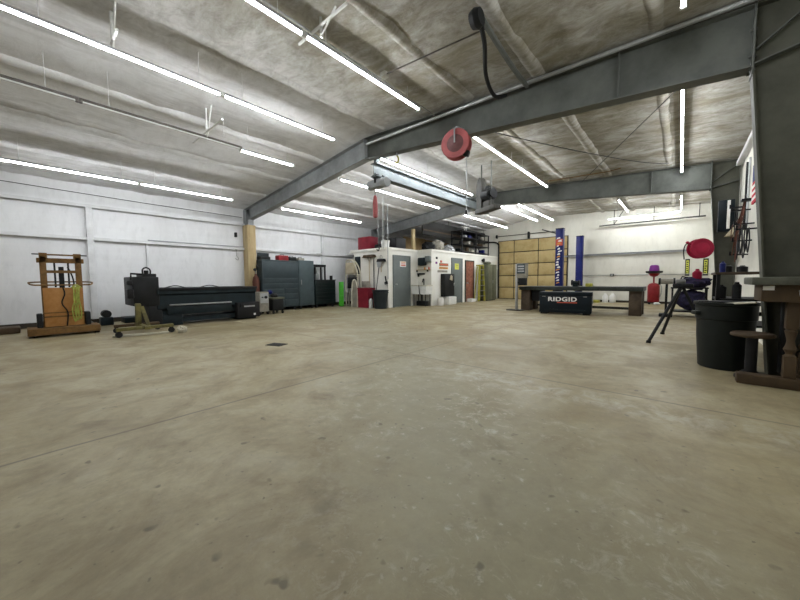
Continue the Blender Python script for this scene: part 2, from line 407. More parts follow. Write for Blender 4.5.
def steel_frame(y, label, tan):
    t = thing('steel_portal', label, 'steel portal', (0, y, 0), group='portal frames across the shop')
    def zt(x): return roof(x)-.06
    # rafters: web plate + flanges, deeper at ridge on the left, deep haunch on the right
    def rafter(pts_top, pts_bot):
        g = G(); poly = pts_bot+pts_top[::-1]
        g.prism(poly, 'y', -.008, .008)
        for P in (pts_top, pts_bot):
            for (xa, za), (xb, zb) in zip(P, P[1:]):
                n = Vector((xb-xa, 0, zb-za)); L = n.length
                g.box(((xa+xb)/2, 0, (za+zb)/2), (L, .2, .016), ry=-math.atan2(zb-za, xb-xa))
        return g
    zr = 4.08
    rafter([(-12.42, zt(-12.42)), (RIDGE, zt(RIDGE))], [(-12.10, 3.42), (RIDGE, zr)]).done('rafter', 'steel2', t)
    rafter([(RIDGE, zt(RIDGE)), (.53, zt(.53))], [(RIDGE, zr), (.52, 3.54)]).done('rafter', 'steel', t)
    # right column, tapered
    g = G(); g.prism([(.80, 0), (1.06, 0), (1.06, zt(1.06)), (.54, zt(.54)), (.54, 3.5)], 'y', -.008, .008)
    a, b = Vector((.80, 0, 0)), Vector((.54, 0, 3.5)); L = (b-a).length
    g.box(((.80+.54)/2, 0, 1.75), (.016, .2, L), ry=math.atan2(b.x-a.x, b.z-a.z))
    g.b2((1.055, -.1, 0), (1.07, .1, zt(1.06))); g.box((.8, 0, zt(.8)), (.54, .2, .016), ry=math.atan2(.36, 6.95))
    g.b2((.72, -.12, 0), (1.08, .12, .02))
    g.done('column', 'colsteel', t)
    # knee plates and stiffeners
    g = G().b2((.525, -.1, 3.45), (.545, .1, zt(.54)+.05), bev=.003)
    for z in (3.52, 3.95, 3.66): g.cyl((.50, -.06, z), (.56, -.06, z), .016, n=6); g.cyl((.50, .06, z), (.56, .06, z), .016, n=6)
    g.done('knee_plate', 'steel', t)
    g = G().box((.80, -.05, 3.62), (.56, .085, .014), ry=R(-12)); g.box((.80, -.05, 3.92), (.62, .05, .012), ry=R(-38)); g.done('stiffener', 'steel', t)
    for x in (-.75,):
        G().b2((x-.008, -.09, 4.30-(x-RIDGE)*.0-.6-.06), (x+.008, .09, zt(x)-.01)).done('stiffener', 'steel', t)
    G().b2((RIDGE-.012, -.11, zr-.02), (RIDGE+.012, .11, zt(RIDGE)), bev=.003).done('ridge_plate', 'steel2', t)
    # left column with boards around its lower part
    g = G(); g.prism([(-12.46, 0), (-12.2, 0), (-12.08, 3.45), (-12.2, zt(-12.2)), (-12.46, zt(-12.46))], 'y', -.008, .008)
    g.b2((-12.47, -.1, 0), (-12.455, .1, zt(-12.46)))
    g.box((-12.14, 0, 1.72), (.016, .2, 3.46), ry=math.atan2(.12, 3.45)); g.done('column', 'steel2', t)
    if tan:
        g = G()
        for k, yy in enumerate((-.135, .135)): g.box((-12.27, yy, 1.62), (.36, .03, 3.2), bev=.004)
        g.box((-12.075, 0, 1.62), (.03, .3, 3.2), bev=.004); g.done('board_casing', 'woodcol', t)
    return t
steel_frame(5.6, 'nearest steel frame, its tapered right column beside the bench and left foot boarded in tan', True)
steel_frame(12.25, 'farther steel frame, crossing behind the red overhead reel and ending above the office', False)
steel_frame(-1.05, 'steel frame behind the viewpoint, outside the photo', True)

# ------------------------------------------------------------------ tube lights
ROWN = {}
def tube_light(x, y0, y1, z, row, lit=True, word='', along='y'):
    k = ROWN.get(row, 0); ROWN[row] = k+1
    t = thing('tube_light' if lit else 'unlit_tube_light', '%s tube light %s, %s' % ('lit' if lit else 'dark unlit', row, word), 'light fixture', (x, (y0+y1)/2, z), 0, 'tube lights hung from the roof' if lit else None)
    L = (y1-y0)
    G().b2((-.026, -L/2, .006), (.026, L/2, .045), bev=.008).done('housing', 'galv' if lit else 'deadhousing', t)
    g = G(); g.tube([(0, -L/2+.03, -.006), (0, L/2-.03, -.006)], .0155 if lit else .018, 12); g.done('tube', 'tube' if lit else 'deadtube', t)
    for s in (-1, 1): G().box((0, s*(L/2-.01), .008), (.06, .04, .07), bev=.008).done('end_cap', 'whiteplastic' if lit else 'deadhousing', t)
    for s in (-.36, .36):
        zz = roof(x)-z
        G().cyl((0, s*L, .04), (0, s*L, zz+.04), .004, n=6).done('hanger_rod', 'whitepaint', t)
    return t
pos = ['at the front, cut by the frame', 'second', 'third', 'fourth', 'farthest']
def row(x, z, spans, name, words):
    for (a, b), wd in zip(spans, words): tube_light(x, a, b, z, name, True, wd)
row(-10.3, 3.6, [(-.25, 2.0), (2.02, 4.25), (5.8, 7.6), (7.62, 9.44)], 'nearest the left wall',
    ['cut by the left edge', 'just before the nearest frame', 'just beyond the nearest frame', 'farthest of its row'])
tube_light(-7.0, .7, 3.1, 3.9, 'in the second row from left', False, 'nearest of its row')
tube_light(-7.0, -1.7, .68, 3.9, 'in the second row from left', False, 'cut by the photo edge')
row(-7.1, 3.9, [(3.11, 4.36), (5.75, 8.14), (8.16, 10.56), (12.4, 14.7), (14.72, 17.0)], 'in the second row from left',
    ['short, joining the dark tube', 'right behind the nearest frame', 'ending at the farther frame', 'first beyond the farther frame', 'farthest of its row'])
row(-5.6, 4.1, [(-.05, 2.2), (2.22, 4.42), (5.75, 8.06), (8.08, 10.4), (12.42, 14.8), (14.82, 17.14)], 'in the row below the ridge',
    ['cut by the photo edge', 'ending before the nearest frame', 'over the crane beam near end', 'over the crane beam far end', 'first beyond the farther frame', 'farthest of its row'])
row(-3.65, 4.2, [(0.05, 2.42), (2.44, 4.79)], 'in the top centre row', ['cut by the top edge', 'ending before the steel rafter'])
row(-3.45, 4.2, [(6.23, 8.86), (8.88, 11.5)], 'running onward from the red overhead reel', ['nearer half', 'farther half'])
row(-5.1, 4.2, [(13.0, 15.5), (15.52, 18.04)], 'above the blue lift post', ['nearer half', 'farther half'])
row(-.08, 4.1, [(2.4, 4.85), (6.65, 9.38), (9.4, 12.1), (15.4, 18.3)], 'nearest the right wall',
    ['at the top edge of the photo', 'just beyond the nearest frame', 'ending at the farther frame', 'above the wall hose reel'])
row(-1.9, 4.15, [(14.9, 17.9)], 'above the far white wall', ['a single one left of the corner'])
# rows carried on unseen behind the viewpoint, added to light the foreground
for x, z, wd in ((-10.3, 3.6, 'left wall'), (-7.1, 3.9, 'left side'), (-5.6, 4.1, 'ridge')):
    for a in (-4.3,):
        tube_light(x, a, a+2.3, z, 'behind the viewpoint near the %s' % wd, True, 'unseen')
# one along the far wall
t = thing('tube_light', 'lit tube light hung level across the far end of the shop', 'light fixture', (-1.37, Y1-1.0, 3.90), PI/2, 'tube lights hung from the roof')
G().b2((-.026, -1.27, .006), (.026, 1.27, .045), bev=.008).done('housing', 'galv', t)
G().tube([(0, -1.24, -.006), (0, 1.24, -.006)], .0145, 12).done('tube', 'tube', t)
for s in (-1, 1): G().box((0, s*1.26, .008), (.06, .04, .07), bev=.008).done('end_cap', 'whiteplastic', t)
for s in (-1, 1): G().cyl((0, s*.9, .04), (0, s*.9, roof(-1.37-s*.9)-3.90+.03), .008, n=6).done('hanger_rod', 'galv', t)

# ------------------------------------------------------------------ crane beam, hoist, reel, overhead gear
t = thing('crane_beam', 'blue-grey steel crane beam running under the ridge between the two frames', 'beam', (RIDGE, 8.925, 3.72))
G().b2((-.007, -3.12, .02), (.007, 3.12, .31)).done('web', 'crane', t)
G().b2((-.1, -3.12, 0), (.1, 3.12, .02)).done('bottom_flange', 'crane', t)
G().b2((-.1, -3.12, .31), (.1, 3.12, .33)).done('top_flange', 'crane', t)
for yy in (-3.0, 3.0): G().b2((-.05, yy-.06, .33), (.05, yy+.06, .80), bev=.006).done('hanger_plate', 'crane', t)
t = thing('chain_hoist', 'grey electric chain hoist with a red pendant hanging at the crane beam end', 'hoist', (-5.85, 5.98, 3.70))
G().box((0, 0, -.12), (.34, .22, .2), bev=.03).cyl((-.3, 0, -.12), (.3, 0, -.12), .12, n=20).done('motor_body', 'steel2', t)
G().box((.0, -.13, .0), (.05, .02, .24)).box((0, .13, 0), (.05, .02, .24)).done('trolley_plate', 'machine2', t)
for yy in (-.1, .1):
    g = G(); g.cyl((.035, yy, .045), (.09, yy, .045), .045, n=14); g.cyl((-.035, yy, .045), (-.09, yy, .045), .045, n=14); g.done('trolley_wheel', 'machine2', t)
G().lathe([(.03, -.95), (.06, -.93), (.065, -.6), (.045, -.42), (.02, -.38)], (-.13, 0, 0), 14).done('pendant', 'reelred', t)
G().cyl((-.13, 0, -.4), (-.13, 0, -.16), .008, n=6).done('pendant_cable', 'black', t)
G().tube([(.12, 0, -.18), (.12, 0, -1.62), (.125, 0, -1.72), (.14, 0, -1.75), (.16, 0, -1.72), (.16, 0, -.2)], .008, 6).done('chain', 'galv', t)
G().tube([(-.05, .02, -.18), (-.06, .02, -1.6)], .006, 6).done('chain', 'galv', t)
G().tube([(-.06, .02, -1.6), (-.06, .02, -1.66), (-.02, .02, -1.73), (-.06, .02, -1.79), (-.11, .02, -1.75)], .014, 8, 4).done('hook', 'machine2', t)

t = thing('overhead_hose_reel', 'faded red overhead hose reel hanging below the nearest steel rafter', 'hose reel', (-3.17, 5.27, 3.60), R(14)); t.scale = (.85, .85, .85)
for yy, nm in ((-.09, 'drum_plate'), (.09, 'drum_plate')):
    G().lathe([(.04, yy-.012), (.30, yy-.012), (.31, yy), (.30, yy+.012), (.04, yy+.012)], (0, 0, 0), 36, 'y').done(nm, 'reelred', t)
G().lathe([(.02, -.08), (.235, -.08), (.25, -.04), (.25, .04), (.235, .08), (.02, .08)], (0, 0, 0), 30, 'y').done('wound_hose', 'cord', t)
G().lathe([(.01, -.14), (.07, -.13), (.19, -.10), (.19, .10), (.07, .13), (.01, .14)], (0, 0, 0), 24, 'y').done('hub', 'hub', t)
G().tube([(-.0, -.14, 0), (0, -.15, .28), (0, 0, .36), (0, .15, .28), (0, .14, 0)], .016, 8).tube([(0, 0, .36), (.06, .3, .42)], .03, 8).done('mounting_bracket', 'steel2', t)
G().box((.22, 0, -.22), (.12, .12, .12), ry=R(20), bev=.02).done('hose_guide', 'machine2', t)
G().tube([(.22, 0, -.26), (.22, 0, -1.4)], .01, 6).done('hose_end', 'galv', t)
G().cyl((.22, 0, -1.4), (.22, 0, -1.5), .022, n=10).done('coupler', 'black', t)

t = thing('hanging_hook', 'small yellow hook hanging from the nearest rafter right of the hoist', 'hook', (-4.90, 5.6, 3.98))
G().tube([(0, 0, .06), (0, 0, -.06)], .014, 8).done('shank', 'steel2', t)
G().tube([(0, 0, -.05), (.04, 0, -.1), (.045, 0, -.17), (0, 0, -.21), (-.045, 0, -.17)], .016, 8, 4).done('hook_bow', 'yellow', t)

t = thing('ceiling_motor', 'grey-brown motor unit on an upright plate hung under the roof near the middle', 'motor', (-4.45, 9.0, 3.12), R(-28))
G().prism([(-.30, .0), (-.06, .0), (-.05, .85), (-.09, 1.0), (-.17, 1.06), (-.25, 1.0), (-.31, .85)], 'y', -.08, .08).done('upright_plate', 'brownplate', t)
G().box((.16, -.02, .06), (.95, .24, .14), bev=.02).done('base_rail', 'brownplate', t)
G().cyl((-.05, .05, .50), (.28, .05, .50), .18, n=24).cyl((.28, .05, .50), (.34, .05, .50), .12, n=20).done('motor', 'machine2', t)
G().box((.1, .05, .70), (.16, .14, .1), bev=.02).done('terminal_box', 'machine2', t)
G().box((.1, .05, .22), (.3, .18, .2), bev=.01).done('motor_foot', 'brownplate', t)
G().cyl((-.17, 0, .95), (-.17, 0, roof(-4.62)-3.12+.02), .02, n=8).cyl((.3, 0, .08), (.3, 0, roof(-4.15)-3.12+.02), .015, n=8).done('hanger_rod', 'steel', t)

def pipe(name, pts, r, m, label, cat, sm=0, group=None):
    return tag(G().tube(pts, r, 8, sm).done(name, m), label, cat, group)
pipe('conduit_pipe', [(-5.7, 5.44, 4.35), (-2.41, 5.44, 4.30), (.44, 5.44, 4.235), (.9, 5.44, 4.22)], .03, 'galv', 'long bare conduit pipe strapped along the top of the nearest rafter', 'pipe')
pipe('sagging_cable', [(-3.4, 5.72, 4.2), (-2.6, 7.2, 4.13), (-1.8, 8.8, 4.12), (-.9, 10.5, 4.14), (-.35, 11.4, 4.2)], .009, 'black', 'thin dark cable sagging under the roof right of the red reel', 'cable', 6)
pipe('brace_rod', [(-2.6, 12.2, 4.33), (.5, 5.72, 4.17)], .009, 'brownplate', 'thin diagonal brace rod under the roof between the frames', 'rod')
pipe('gas_pipe', [(-3.3, 11.1, 4.27), (-1.7, 11.3, 4.27), (-1.4, 11.3, 4.3)], .012, 'rust', 'short thin rusty pipe under the roof before the farther frame', 'pipe')
pipe('thin_conduit', [(-3.58, 3.86, 4.36), (-1.95, 4.0, 4.33)], .01, 'deadhousing', 'thin dark conduit from the white junction box to the roof purlin', 'pipe')
tag(G().box((-3.62, 3.86, 4.36), (.1, .1, .08), bev=.01).done('junction_box', 'whiteplastic'), 'small white junction box beside the top centre tube light', 'junction box')
pipe('white_conduit', [(-3.75, -1., 4.36), (-3.74, 2.5, 4.37), (-3.75, 5.4, 4.36)], .012, 'galv', 'thin pale conduit running above the top centre tube lights', 'pipe')
t = thing('blower_hose', 'dark hose and round reel hanging from a purlin at the top of the photo', 'hose', (-1.9, 3.6, 4.2))
G().lathe([(.02, -.06), (.09, -.06), (.11, 0), (.09, .06), (.02, .06)], (0, 0, -.02), 20, 'x').done('reel_drum', 'machine2', t)
G().tube([(0, .05, .02), (-.1, .4, -.04), (-.32, .9, -.13), (-.42, 1.4, -.16), (-.4, 1.78, .0)], .028, 8, 6).done('hose', 'machine2', t)
G().tube([(.01, .05, .05), (-.03, .6, .05), (-.06, 1.2, .04), (-.08, 1.85, .05)], .035, 8, 4).done('pipe', 'steel', t)
def hanger_bracket(x, y, z, label, dx=.7, h=.2, m='whiteplastic'):
    t = thing('hanger_bracket', label, 'bracket', (x, y, z), 0, 'light hanger brackets')
    rz = roof(x)-z
    G().tube([(-dx, 0, .02), (dx, 0, .02)], .018, 8).done('cross_bar', m, t)
    G().tube([(0, 0, -h), (0, 0, rz)], .018, 8).done('drop_rod', m, t)
    G().tube([(-.0, 0, -h), (.3, 0, rz-.04)], .012, 8).done('brace', m, t)
hanger_bracket(-3.55, 2.62, 4.35, 'pale hanger bracket crossing the top centre tube light', .5, .12)
hanger_bracket(-7.0, 2.45, 4.0, 'pale hanger bracket beside the dark unlit tube', .75, .1)
hanger_bracket(-5.6, .9, 4.2, 'pale hanger rod above the long tube light at upper left', .3, .08)
pipe('wall_cable', [(XL+.02, -7, 3.66), (XL+.02, -.24, 3.62), (XL+.02, 2.6, 3.555), (XL+.02, 5.45, 3.53)], .009, 'black', 'thin dark cable strung along the top of the left wall', 'cable')
pipe('girt_conduit', [(XL+.15, 2.55, 2.425), (XL+.15, 5.4, 2.425)], .018, 'girtshade', 'grey conduit lying on the lower girt above the dark machine', 'pipe')
pipe('drop_pipe', [(-9.14, 9.84, 1.2), (-9.14, 9.84, roof(-9.14)+.02)], .018, 'galv', 'thin vertical grey pipe dropping from the roof at the office corner', 'pipe')
t = thing('wall_hook', 'small dark hook and box on the left wall beside the tan column', 'hook', (XL, 5.2, 2.0))
G().b2((0, -.04, .78), (.08, .04, .95), bev=.01).done('wall_box', 'machine2', t)
G().tube([(.06, 0, .35), (.06, 0, .1), (.07, .06, .0), (.07, .02, -.06), (.07, -.06, .0)], .012, 8, 4).b2((0, -.02, .3), (.07, .02, .36)).done('hook_bow', 'galv', t)

# ------------------------------------------------------------------ the office block and loft
OX = dict(a0=-11.3, b=-9.2, d=-8.42); YA, YC, YE, ZT = 9.9, 11.9, 17.5, 2.42
struct(G().b2((-11.3, YA, 0), (-9.2, YA+.12, ZT)).done('wall_office_front', 'office'))
struct(G().b2((-9.32, YA+.12, 0), (-9.2, YC, ZT)).done('wall_office_side', 'office'))
struct(G().b2((-9.32, YC, 0), (-8.42, YC+.12, ZT)).done('wall_office_step', 'office'))
struct(G().b2((-8.54, YC+.12, 0), (-8.42, YE, ZT)).done('wall_office_right', 'office'))
struct(G().b2((-8.54, YE, 0), (-8.42, Y1, ZT)).done('wall_office_end', 'office'))
struct(G().prism([(-11.5, YA-.05), (-9.15, YA-.05), (-9.15, YC-.05), (-8.37, YC-.05), (-8.37, Y1), (XL, Y1), (XL, 10.6), (-11.5, 10.6)], 'z', ZT, ZT+.1).done('loft_floor', 'office'))
def door(n, face, a, b, zt, m, frame, label_m=None):
    # door in a wall facing +X at x = face, from y=a to y=b
    t = struct(bpy.data.objects.new('door_%d' % n, None)); C.objects.link(t); t.location = (face, (a+b)/2, 0); L = b-a
    G().b2((.0, -L/2, .02), (.035, L/2, zt), bev=.004).done('door_leaf', m, t)
    g = G().b2((0, -L/2-.06, 0), (.05, -L/2, zt+.06)).b2((0, L/2, 0), (.05, L/2+.06, zt+.06)).b2((0, -L/2, zt), (.05, L/2, zt+.06)); g.done('door_frame', frame, t)
    g = G().cyl((.035, -L/2+.09, .98), (.08, -L/2+.09, .98), .025, n=14); g.lathe([(.02, .08), (.035, .09), (.035, .11), (.01, .125)], (0, -L/2+.09, .98), 14, 'x'); g.done('knob', 'galv', t)
    return t
door(1, -9.2, 10.25, 11.28, 2.16, 'greydoor', 'greydoor')
door(2, -8.42, 13.6, 14.5, 2.16, 'greydoor', 'greydoor')
t3 = door(3, -8.42, 14.92, 15.72, 2.10, 'brick', 'doordark')
for z in (.5, .95, 1.4, 1.75): G().b2((.035, -.3, z), (.05, .3, z+.26), bev=.008).done('raised_panel', 'brick', t3)
def sign(name, face, y0, y1, z0, z1, m, label, bars=()):
    t = thing(name, label, 'sign', (face, (y0+y1)/2, z0)); L = y1-y0
    G().b2((0, -L/2, 0), (.012, L/2, z1-z0)).done('sign_board', m, t)
    for (a, b, c, d, mm) in bars: G().b2((.012, -L/2+a*L, b*(z1-z0)), (.016, -L/2+c*L, d*(z1-z0))).done('printed_line', mm, t)
    return t
sign('notice_sign', -9.163, 10.62, 11.02, 1.73, 1.97, 'paper', 'white notice with red printing on the first grey office door', [(.1, .78, .9, .92, 'signorange'), (.15, .5, .85, .6, 'signred'), (.12, .18, .9, .38, 'signred')])
sign('door_notice', -8.383, 13.82, 14.18, 1.66, 1.95, 'fluor', 'yellow-green notice on the second grey office door', [(.15, .7, .85, .78, 'machine2'), (.2, .4, .8, .46, 'machine2')])
sign('orange_sign', -8.42, 12.52, 13.28, 1.80, 1.93, 'osb', 'upper orange-brown sign board on the office wall above the dark locker', [(.06, .3, .94, .7, 'signred')])
sign('yellow_sign', -8.42, 12.52, 13.25, 1.66, 1.75, 'signorange', 'lower orange strip sign below the orange-brown board', [(.1, .35, .9, .65, 'brownwood')])
sign('grey_sign', -8.42, 12.38, 13.2, 1.50, 1.60, 'greysheet', 'grey strip sign just above the dark wall locker', [])
for k, (y, z, m) in enumerate(((12.3, 2.15, 'machine2'), (12.28, 1.93, 'purple'), (12.66, 2.0, 'signred'))):
    tag(G().b2((-8.42, y-.06, z-.05), (-8.39, y+.06, z+.05), bev=.005).done('sticker_plate', m), ['small dark plate high on the office corner', 'small purple sticker on the office wall near the corner', 'small red sticker above the orange-brown sign'][k], 'sign')

# stepped wall: sink, dark box, white dispenser, shelf
t = thing('utility_sink', 'cream utility sink with dark tap against the office wall', 'sink', (-8.76, YC-.255, 0))
g = G(); g.prism([(-.42, .9), (.42, .9), (.38, .52), (-.38, .52)], 'y', -.24, .22); g.done('basin', 'whiteplastic', t)
G().b2((-.43, -.25, .88), (.43, .235, .93), bev=.01).done('rim', 'cream', t)
for sx in (-1, 1):
    for sy in (-1, 1): G().cyl((sx*.32, sy*.17, 0), (sx*.32, sy*.17, .53), .022, n=10).done('leg', 'machine2', t)
G().tube([(-.02, .18, .92), (-.02, .18, 1.16), (.02, .08, 1.2), (.05, -.03, 1.06)], .022, 8, 4).done('tap', 'machine2', t)
G().cyl((0, 0, .2), (0, 0, .52), .035).b2((-.25, -.1, .0), (.3, .15, .22), bev=.03).done('drain_trap', 'machine2', t)
G().tube([(.02, -.245, .93), (.06, -.26, .6), (.12, -.27, .5)], .02, 8, 3).done('drain_hose', 'black', t)
tag(G().b2((-9.05, YC-.2, 1.80), (-8.66, YC, 2.16), bev=.04).done('towel_dispenser', 'machine'), 'dark rounded dispenser on the step wall above the sink', 'dispenser')
tag(G().b2((-8.70, YC-.14, 1.95), (-8.43, YC, 2.22), bev=.02).done('first_aid_box', 'greydoor'), 'pale green-grey box right of the dark dispenser', 'box')
t = thing('wall_shelf', 'narrow tan shelf with small things above the sink', 'shelf', (-8.9, YC, 1.60))
G().b2((-.45, -.1, 0), (.47, 0, .025)).done('shelf_board', 'woodcol', t)
for s in (-.3, .3): G().b2((s-.01, -.09, -.08), (s+.01, 0, 0)).done('bracket', 'machine2', t)
for k, (x, m) in enumerate(((-8.75, 'signorange'), (-8.63, 'paper'), (-8.52, 'signred'))):
    tag(G().lathe([(.03, 0), (.035, .01), (.035, .07), (.015, .1), (.015, .12)], (x, YC-.05, 1.625), 10).done('small_bottle', m), ['orange', 'white', 'red'][k]+' bottle on the tan shelf above the sink', 'bottle')
t = thing('hose_nozzle', 'black spray nozzle hung on the step wall left of the sink', 'nozzle', (-8.98, YC, 1.40))
G().b2((-.18, -.07, 0), (.22, -.01, .07), bev=.015).done('barrel', 'black', t); G().b2((-.18, -.06, -.1), (-.1, -.01, .02), bev=.01).done('grip', 'black', t)
G().b2((-.05, -.03, .01), (0, 0, .06)).done('hanger', 'black', t)

# tall dark wall locker + white boxes on the office wall
t = thing('wall_locker', 'dark grey locker hung on the office wall under the signs', 'cabinet', (-8.42, 13.06, .38))
G().b2((0, -.42, 0), (.22, .42, 1.06), bev=.01).done('body', 'machine2', t)
G().b2((.22, -.4, .03), (.235, .4, 1.03), bev=.005).done('door', 'machine2', t)
G().b2((.235, .32, .5), (.26, .35, .62)).done('handle', 'galv', t)
G().prism([(-.02, .78), (.2, .74), (.22, .95), (.1, 1.0), (.02, .93)], 'x', .236, .25).done('paper_tag', 'beige', t)
G().b2((0, .42, .86), (.15, .5, 1.0), bev=.02).done('side_hook', 'machine2', t)
tag(G().b2((-8.40, 12.78, 0), (-8.05, 13.45, .36), bev=.02).done('white_box', 'whiteplastic'), 'white box on the floor below the dark wall locker', 'box')
tag(G().lathe([(.13, 0), (.14, .02), (.14, .3), (.12, .34), (.09, .35)], (-8.2, 12.3, 0), 20).done('white_jug', 'flagwhite'), 'pinkish white jug on the floor at the office corner', 'jug')
tag(G().b2((-8.38, 15.0, 0), (-8.1, 15.5, .17), bev=.02).done('doorstep_box', 'whiteplastic'), 'low white box at the foot of the reddish brown door', 'box')

# stepladder
t = thing('step_ladder', 'yellow fibreglass stepladder standing against the office beside the olive locker', 'ladder', (-8.05, 15.98, 0))
for s in (-1, 1):
    G().box((.0, s*.27, .96), (.09, .05, 1.92), ry=R(-1), rx=s*R(4.2)).done('front_rail', 'yellow', t)
    G().box((-.20, s*.25, .93), (.05, .03, 1.86), ry=R(3), rx=s*R(4)).done('rear_rail', 'yellow', t)
for k in range(6):
    z = .27+.28*k; G().b2((-.05, -.32+.075*z, z), (.07, .32-.075*z, z+.03)).done('tread', 'alu', t)
G().box((-.09, 0, 1.91), (.26, .46, .05), bev=.01).done('top_cap', 'yellow', t)

t = thing('storage_locker', 'tall olive-grey double door locker right of the stepladder', 'cabinet', (-8.11, 16.86, 0))
G().b2((-.3, -.48, .05), (.25, .58, 1.98), bev=.01).done('body', 'locker', t)
for s in (-1, 1): G().b2((.25, s*.25-.205, .1), (.268, s*.25+.255, 1.93), bev=.006).done('door', 'locker', t)
G().b2((.268, .03, .95), (.30, .06, 1.12)).done('handle', 'alu', t)
G().b2((-.28, -.47, 0), (.22, .47, .05)).done('plinth', 'black', t)
tag(G().blob((-8.1, 16.75, 2.055), (.2, .3, .09), 3, .3).done('cloth_bundle', 'locker'), 'grey cloth bundle on top of the olive locker', 'cloth')
t = thing('wall_lamp', 'small black round lamp on the office wall above the stepladder', 'lamp', (-8.42, 16.75, 2.22))
G().lathe([(.03, 0), (.04, .03), (.10, .07), (.11, .14), (.05, .16)], (0, 0, 0), 18, 'x').done('lamp_head', 'black', t); G().b2((-.0, -.05, -.05), (.02, .05, .05)).done('wall_plate', 'black', t)

# loft contents
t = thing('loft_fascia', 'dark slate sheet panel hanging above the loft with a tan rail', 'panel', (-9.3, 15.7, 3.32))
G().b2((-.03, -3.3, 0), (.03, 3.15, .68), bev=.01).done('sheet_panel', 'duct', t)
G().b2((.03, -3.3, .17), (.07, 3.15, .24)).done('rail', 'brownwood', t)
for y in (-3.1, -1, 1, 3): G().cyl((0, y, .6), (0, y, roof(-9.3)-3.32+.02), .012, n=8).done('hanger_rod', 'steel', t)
OS = 'brown boards on the loft'
for k in range(5):
    y = 12.75+k*.93
    tag(G().b2((-10.75, y, ZT+.1), (-10.71, y+.88, 3.36+.03*(k % 2)), bev=.003).done('strand_board', 'osb'),
        'brown strand board standing on the loft, %s from the near end' % ['first', 'second', 'third', 'fourth', 'fifth'][k], 'board', OS)
tag(G().b2((-9.32, 11.6, ZT+.1), (-9.2, 11.75, 3.46), bev=.006).done('loft_post', 'woodcol'), 'pale tan post standing on the loft below the farther frame', 'post')
tag(G().b2((-11.2, 10.05, ZT+.1), (-10.42, 10.6, 3.10), bev=.03).done('red_crate', 'redbin'), 'large red crate on the loft at its left corner', 'crate')
t = thing('paint_bucket', 'white bucket on the loft edge above the brooms', 'bucket', (-9.52, 10.1, ZT+.1))
G().lathe([(.15, 0), (.155, .01), (.175, .24), (.185, .25), (.185, .28), (.17, .285)], (0, 0, 0), 22).done('pail', 'whiteplastic', t)
G().lathe([(.19, .285), (.19, .31), (.17, .315)], (0, 0, 0), 22).done('lid', 'whiteplastic', t)
tag(G().b2((-10.2, 10.1, ZT+.1), (-9.75, 10.5, ZT+.3), bev=.05).done('dark_bag', 'machine2'), 'dark bag on the loft between red crate and white bucket', 'bag')
tag(G().b2((-9.95, 10.55, ZT+.1), (-9.3, 11.2, 3.0), bev=.03).done('black_crate', 'black'), 'big black crate on the loft above the first grey door', 'crate')
for k, (x, y, dx, dy, dz, m, lb) in enumerate((
    (-9.0, 12.5, .3, .38, .22, 'machine2', 'dark lumpy bundle on the loft edge nearest the step wall'),
    (-9.05, 13.3, .33, .36, .3, 'greysheet', 'grey-brown bundle on the loft above the second grey door'),
    (-8.95, 14.1, .3, .33, .2, 'galv', 'pale crumpled metal sheet on the loft left of the black rack'))):
    tag(G().blob((x, y, ZT+.1+dz*.86), (dx, dy, dz), k+5, .35, 2.6).done('loft_bundle', m), lb, 'bundle')
t = thing('loft_rack', 'black metal storage rack standing on the loft beside the big door', 'rack', (-8.8, 16.2, ZT+.1))
for sx in (-1, 1):
    for sy in (-1, 0, 1): G().b2((sx*.3-.025, sy*1.5-.025, 0), (sx*.3+.025, sy*1.5+.025, 1.16)).done('post', 'black', t)
for k, z in enumerate((.08, .45, .8, 1.12)): G().b2((-.34, -1.54, z), (.34, 1.54, z+.035)).done('shelf', 'black', t)
random.seed(4)
for k in range(13):
    z = (.115, .485, .835)[k % 3]; y = -1.25+.215*k; hgt = random.uniform(.12, .24); m = ['machine2', 'black', 'galv', 'brownwood', 'greysheet', 'blue', 'cream'][k % 7]
    lb = '%s %s on the %s shelf of the black loft rack, %s from left' % ({'machine2': 'dark grey', 'black': 'black', 'galv': 'bright metal', 'brownwood': 'brown', 'greysheet': 'grey-brown', 'blue': 'blue', 'cream': 'cream'}[m], 'can' if k % 2 else 'carton', ['lowest', 'middle', 'upper'][k % 3], ['first', 'second', 'third', 'fourth', 'fifth'][k//3])
    b = (-8.8+random.uniform(-.05, .12), 16.2+y, ZT+.1+z)
    if k % 2: o = G().lathe([(.09, 0), (.1, .01), (.1, hgt), (.08, hgt+.02)], b, 14).done('metal_can', m)
    else: o = G().box((b[0], b[1], b[2]+hgt/2), (.3, .19, hgt), bev=.01).done('carton', m)
    tag(o, lb, 'can' if k % 2 else 'carton', 'things on the loft rack')
t = thing('tube_stand', 'white metal frame with thin legs on top of the black loft rack', 'frame', (-8.7, 15.4, ZT+1.255))
for s in (-1, 1): G().tube([(0, s*.12, 0), (0, s*.05, .35), (0, s*.35, .45)], .014, 8).done('leg', 'whiteplastic', t)
G().tube([(0, -.4, .22), (0, .4, .26)], .016, 8).done('cross_bar', 'whiteplastic', t)
# pipe at the end of the office wall and black door track
pipe('black_downpipe', [(-9.3, 18.78, 3.42), (-8.65, 18.78, 3.40), (-8.38, 18.77, 3.26), (-8.34, 18.76, 2.9), (-8.34, 18.76, 0)], .045, 'black', 'black vertical pipe beside the left edge of the big door', 'pipe', 4)

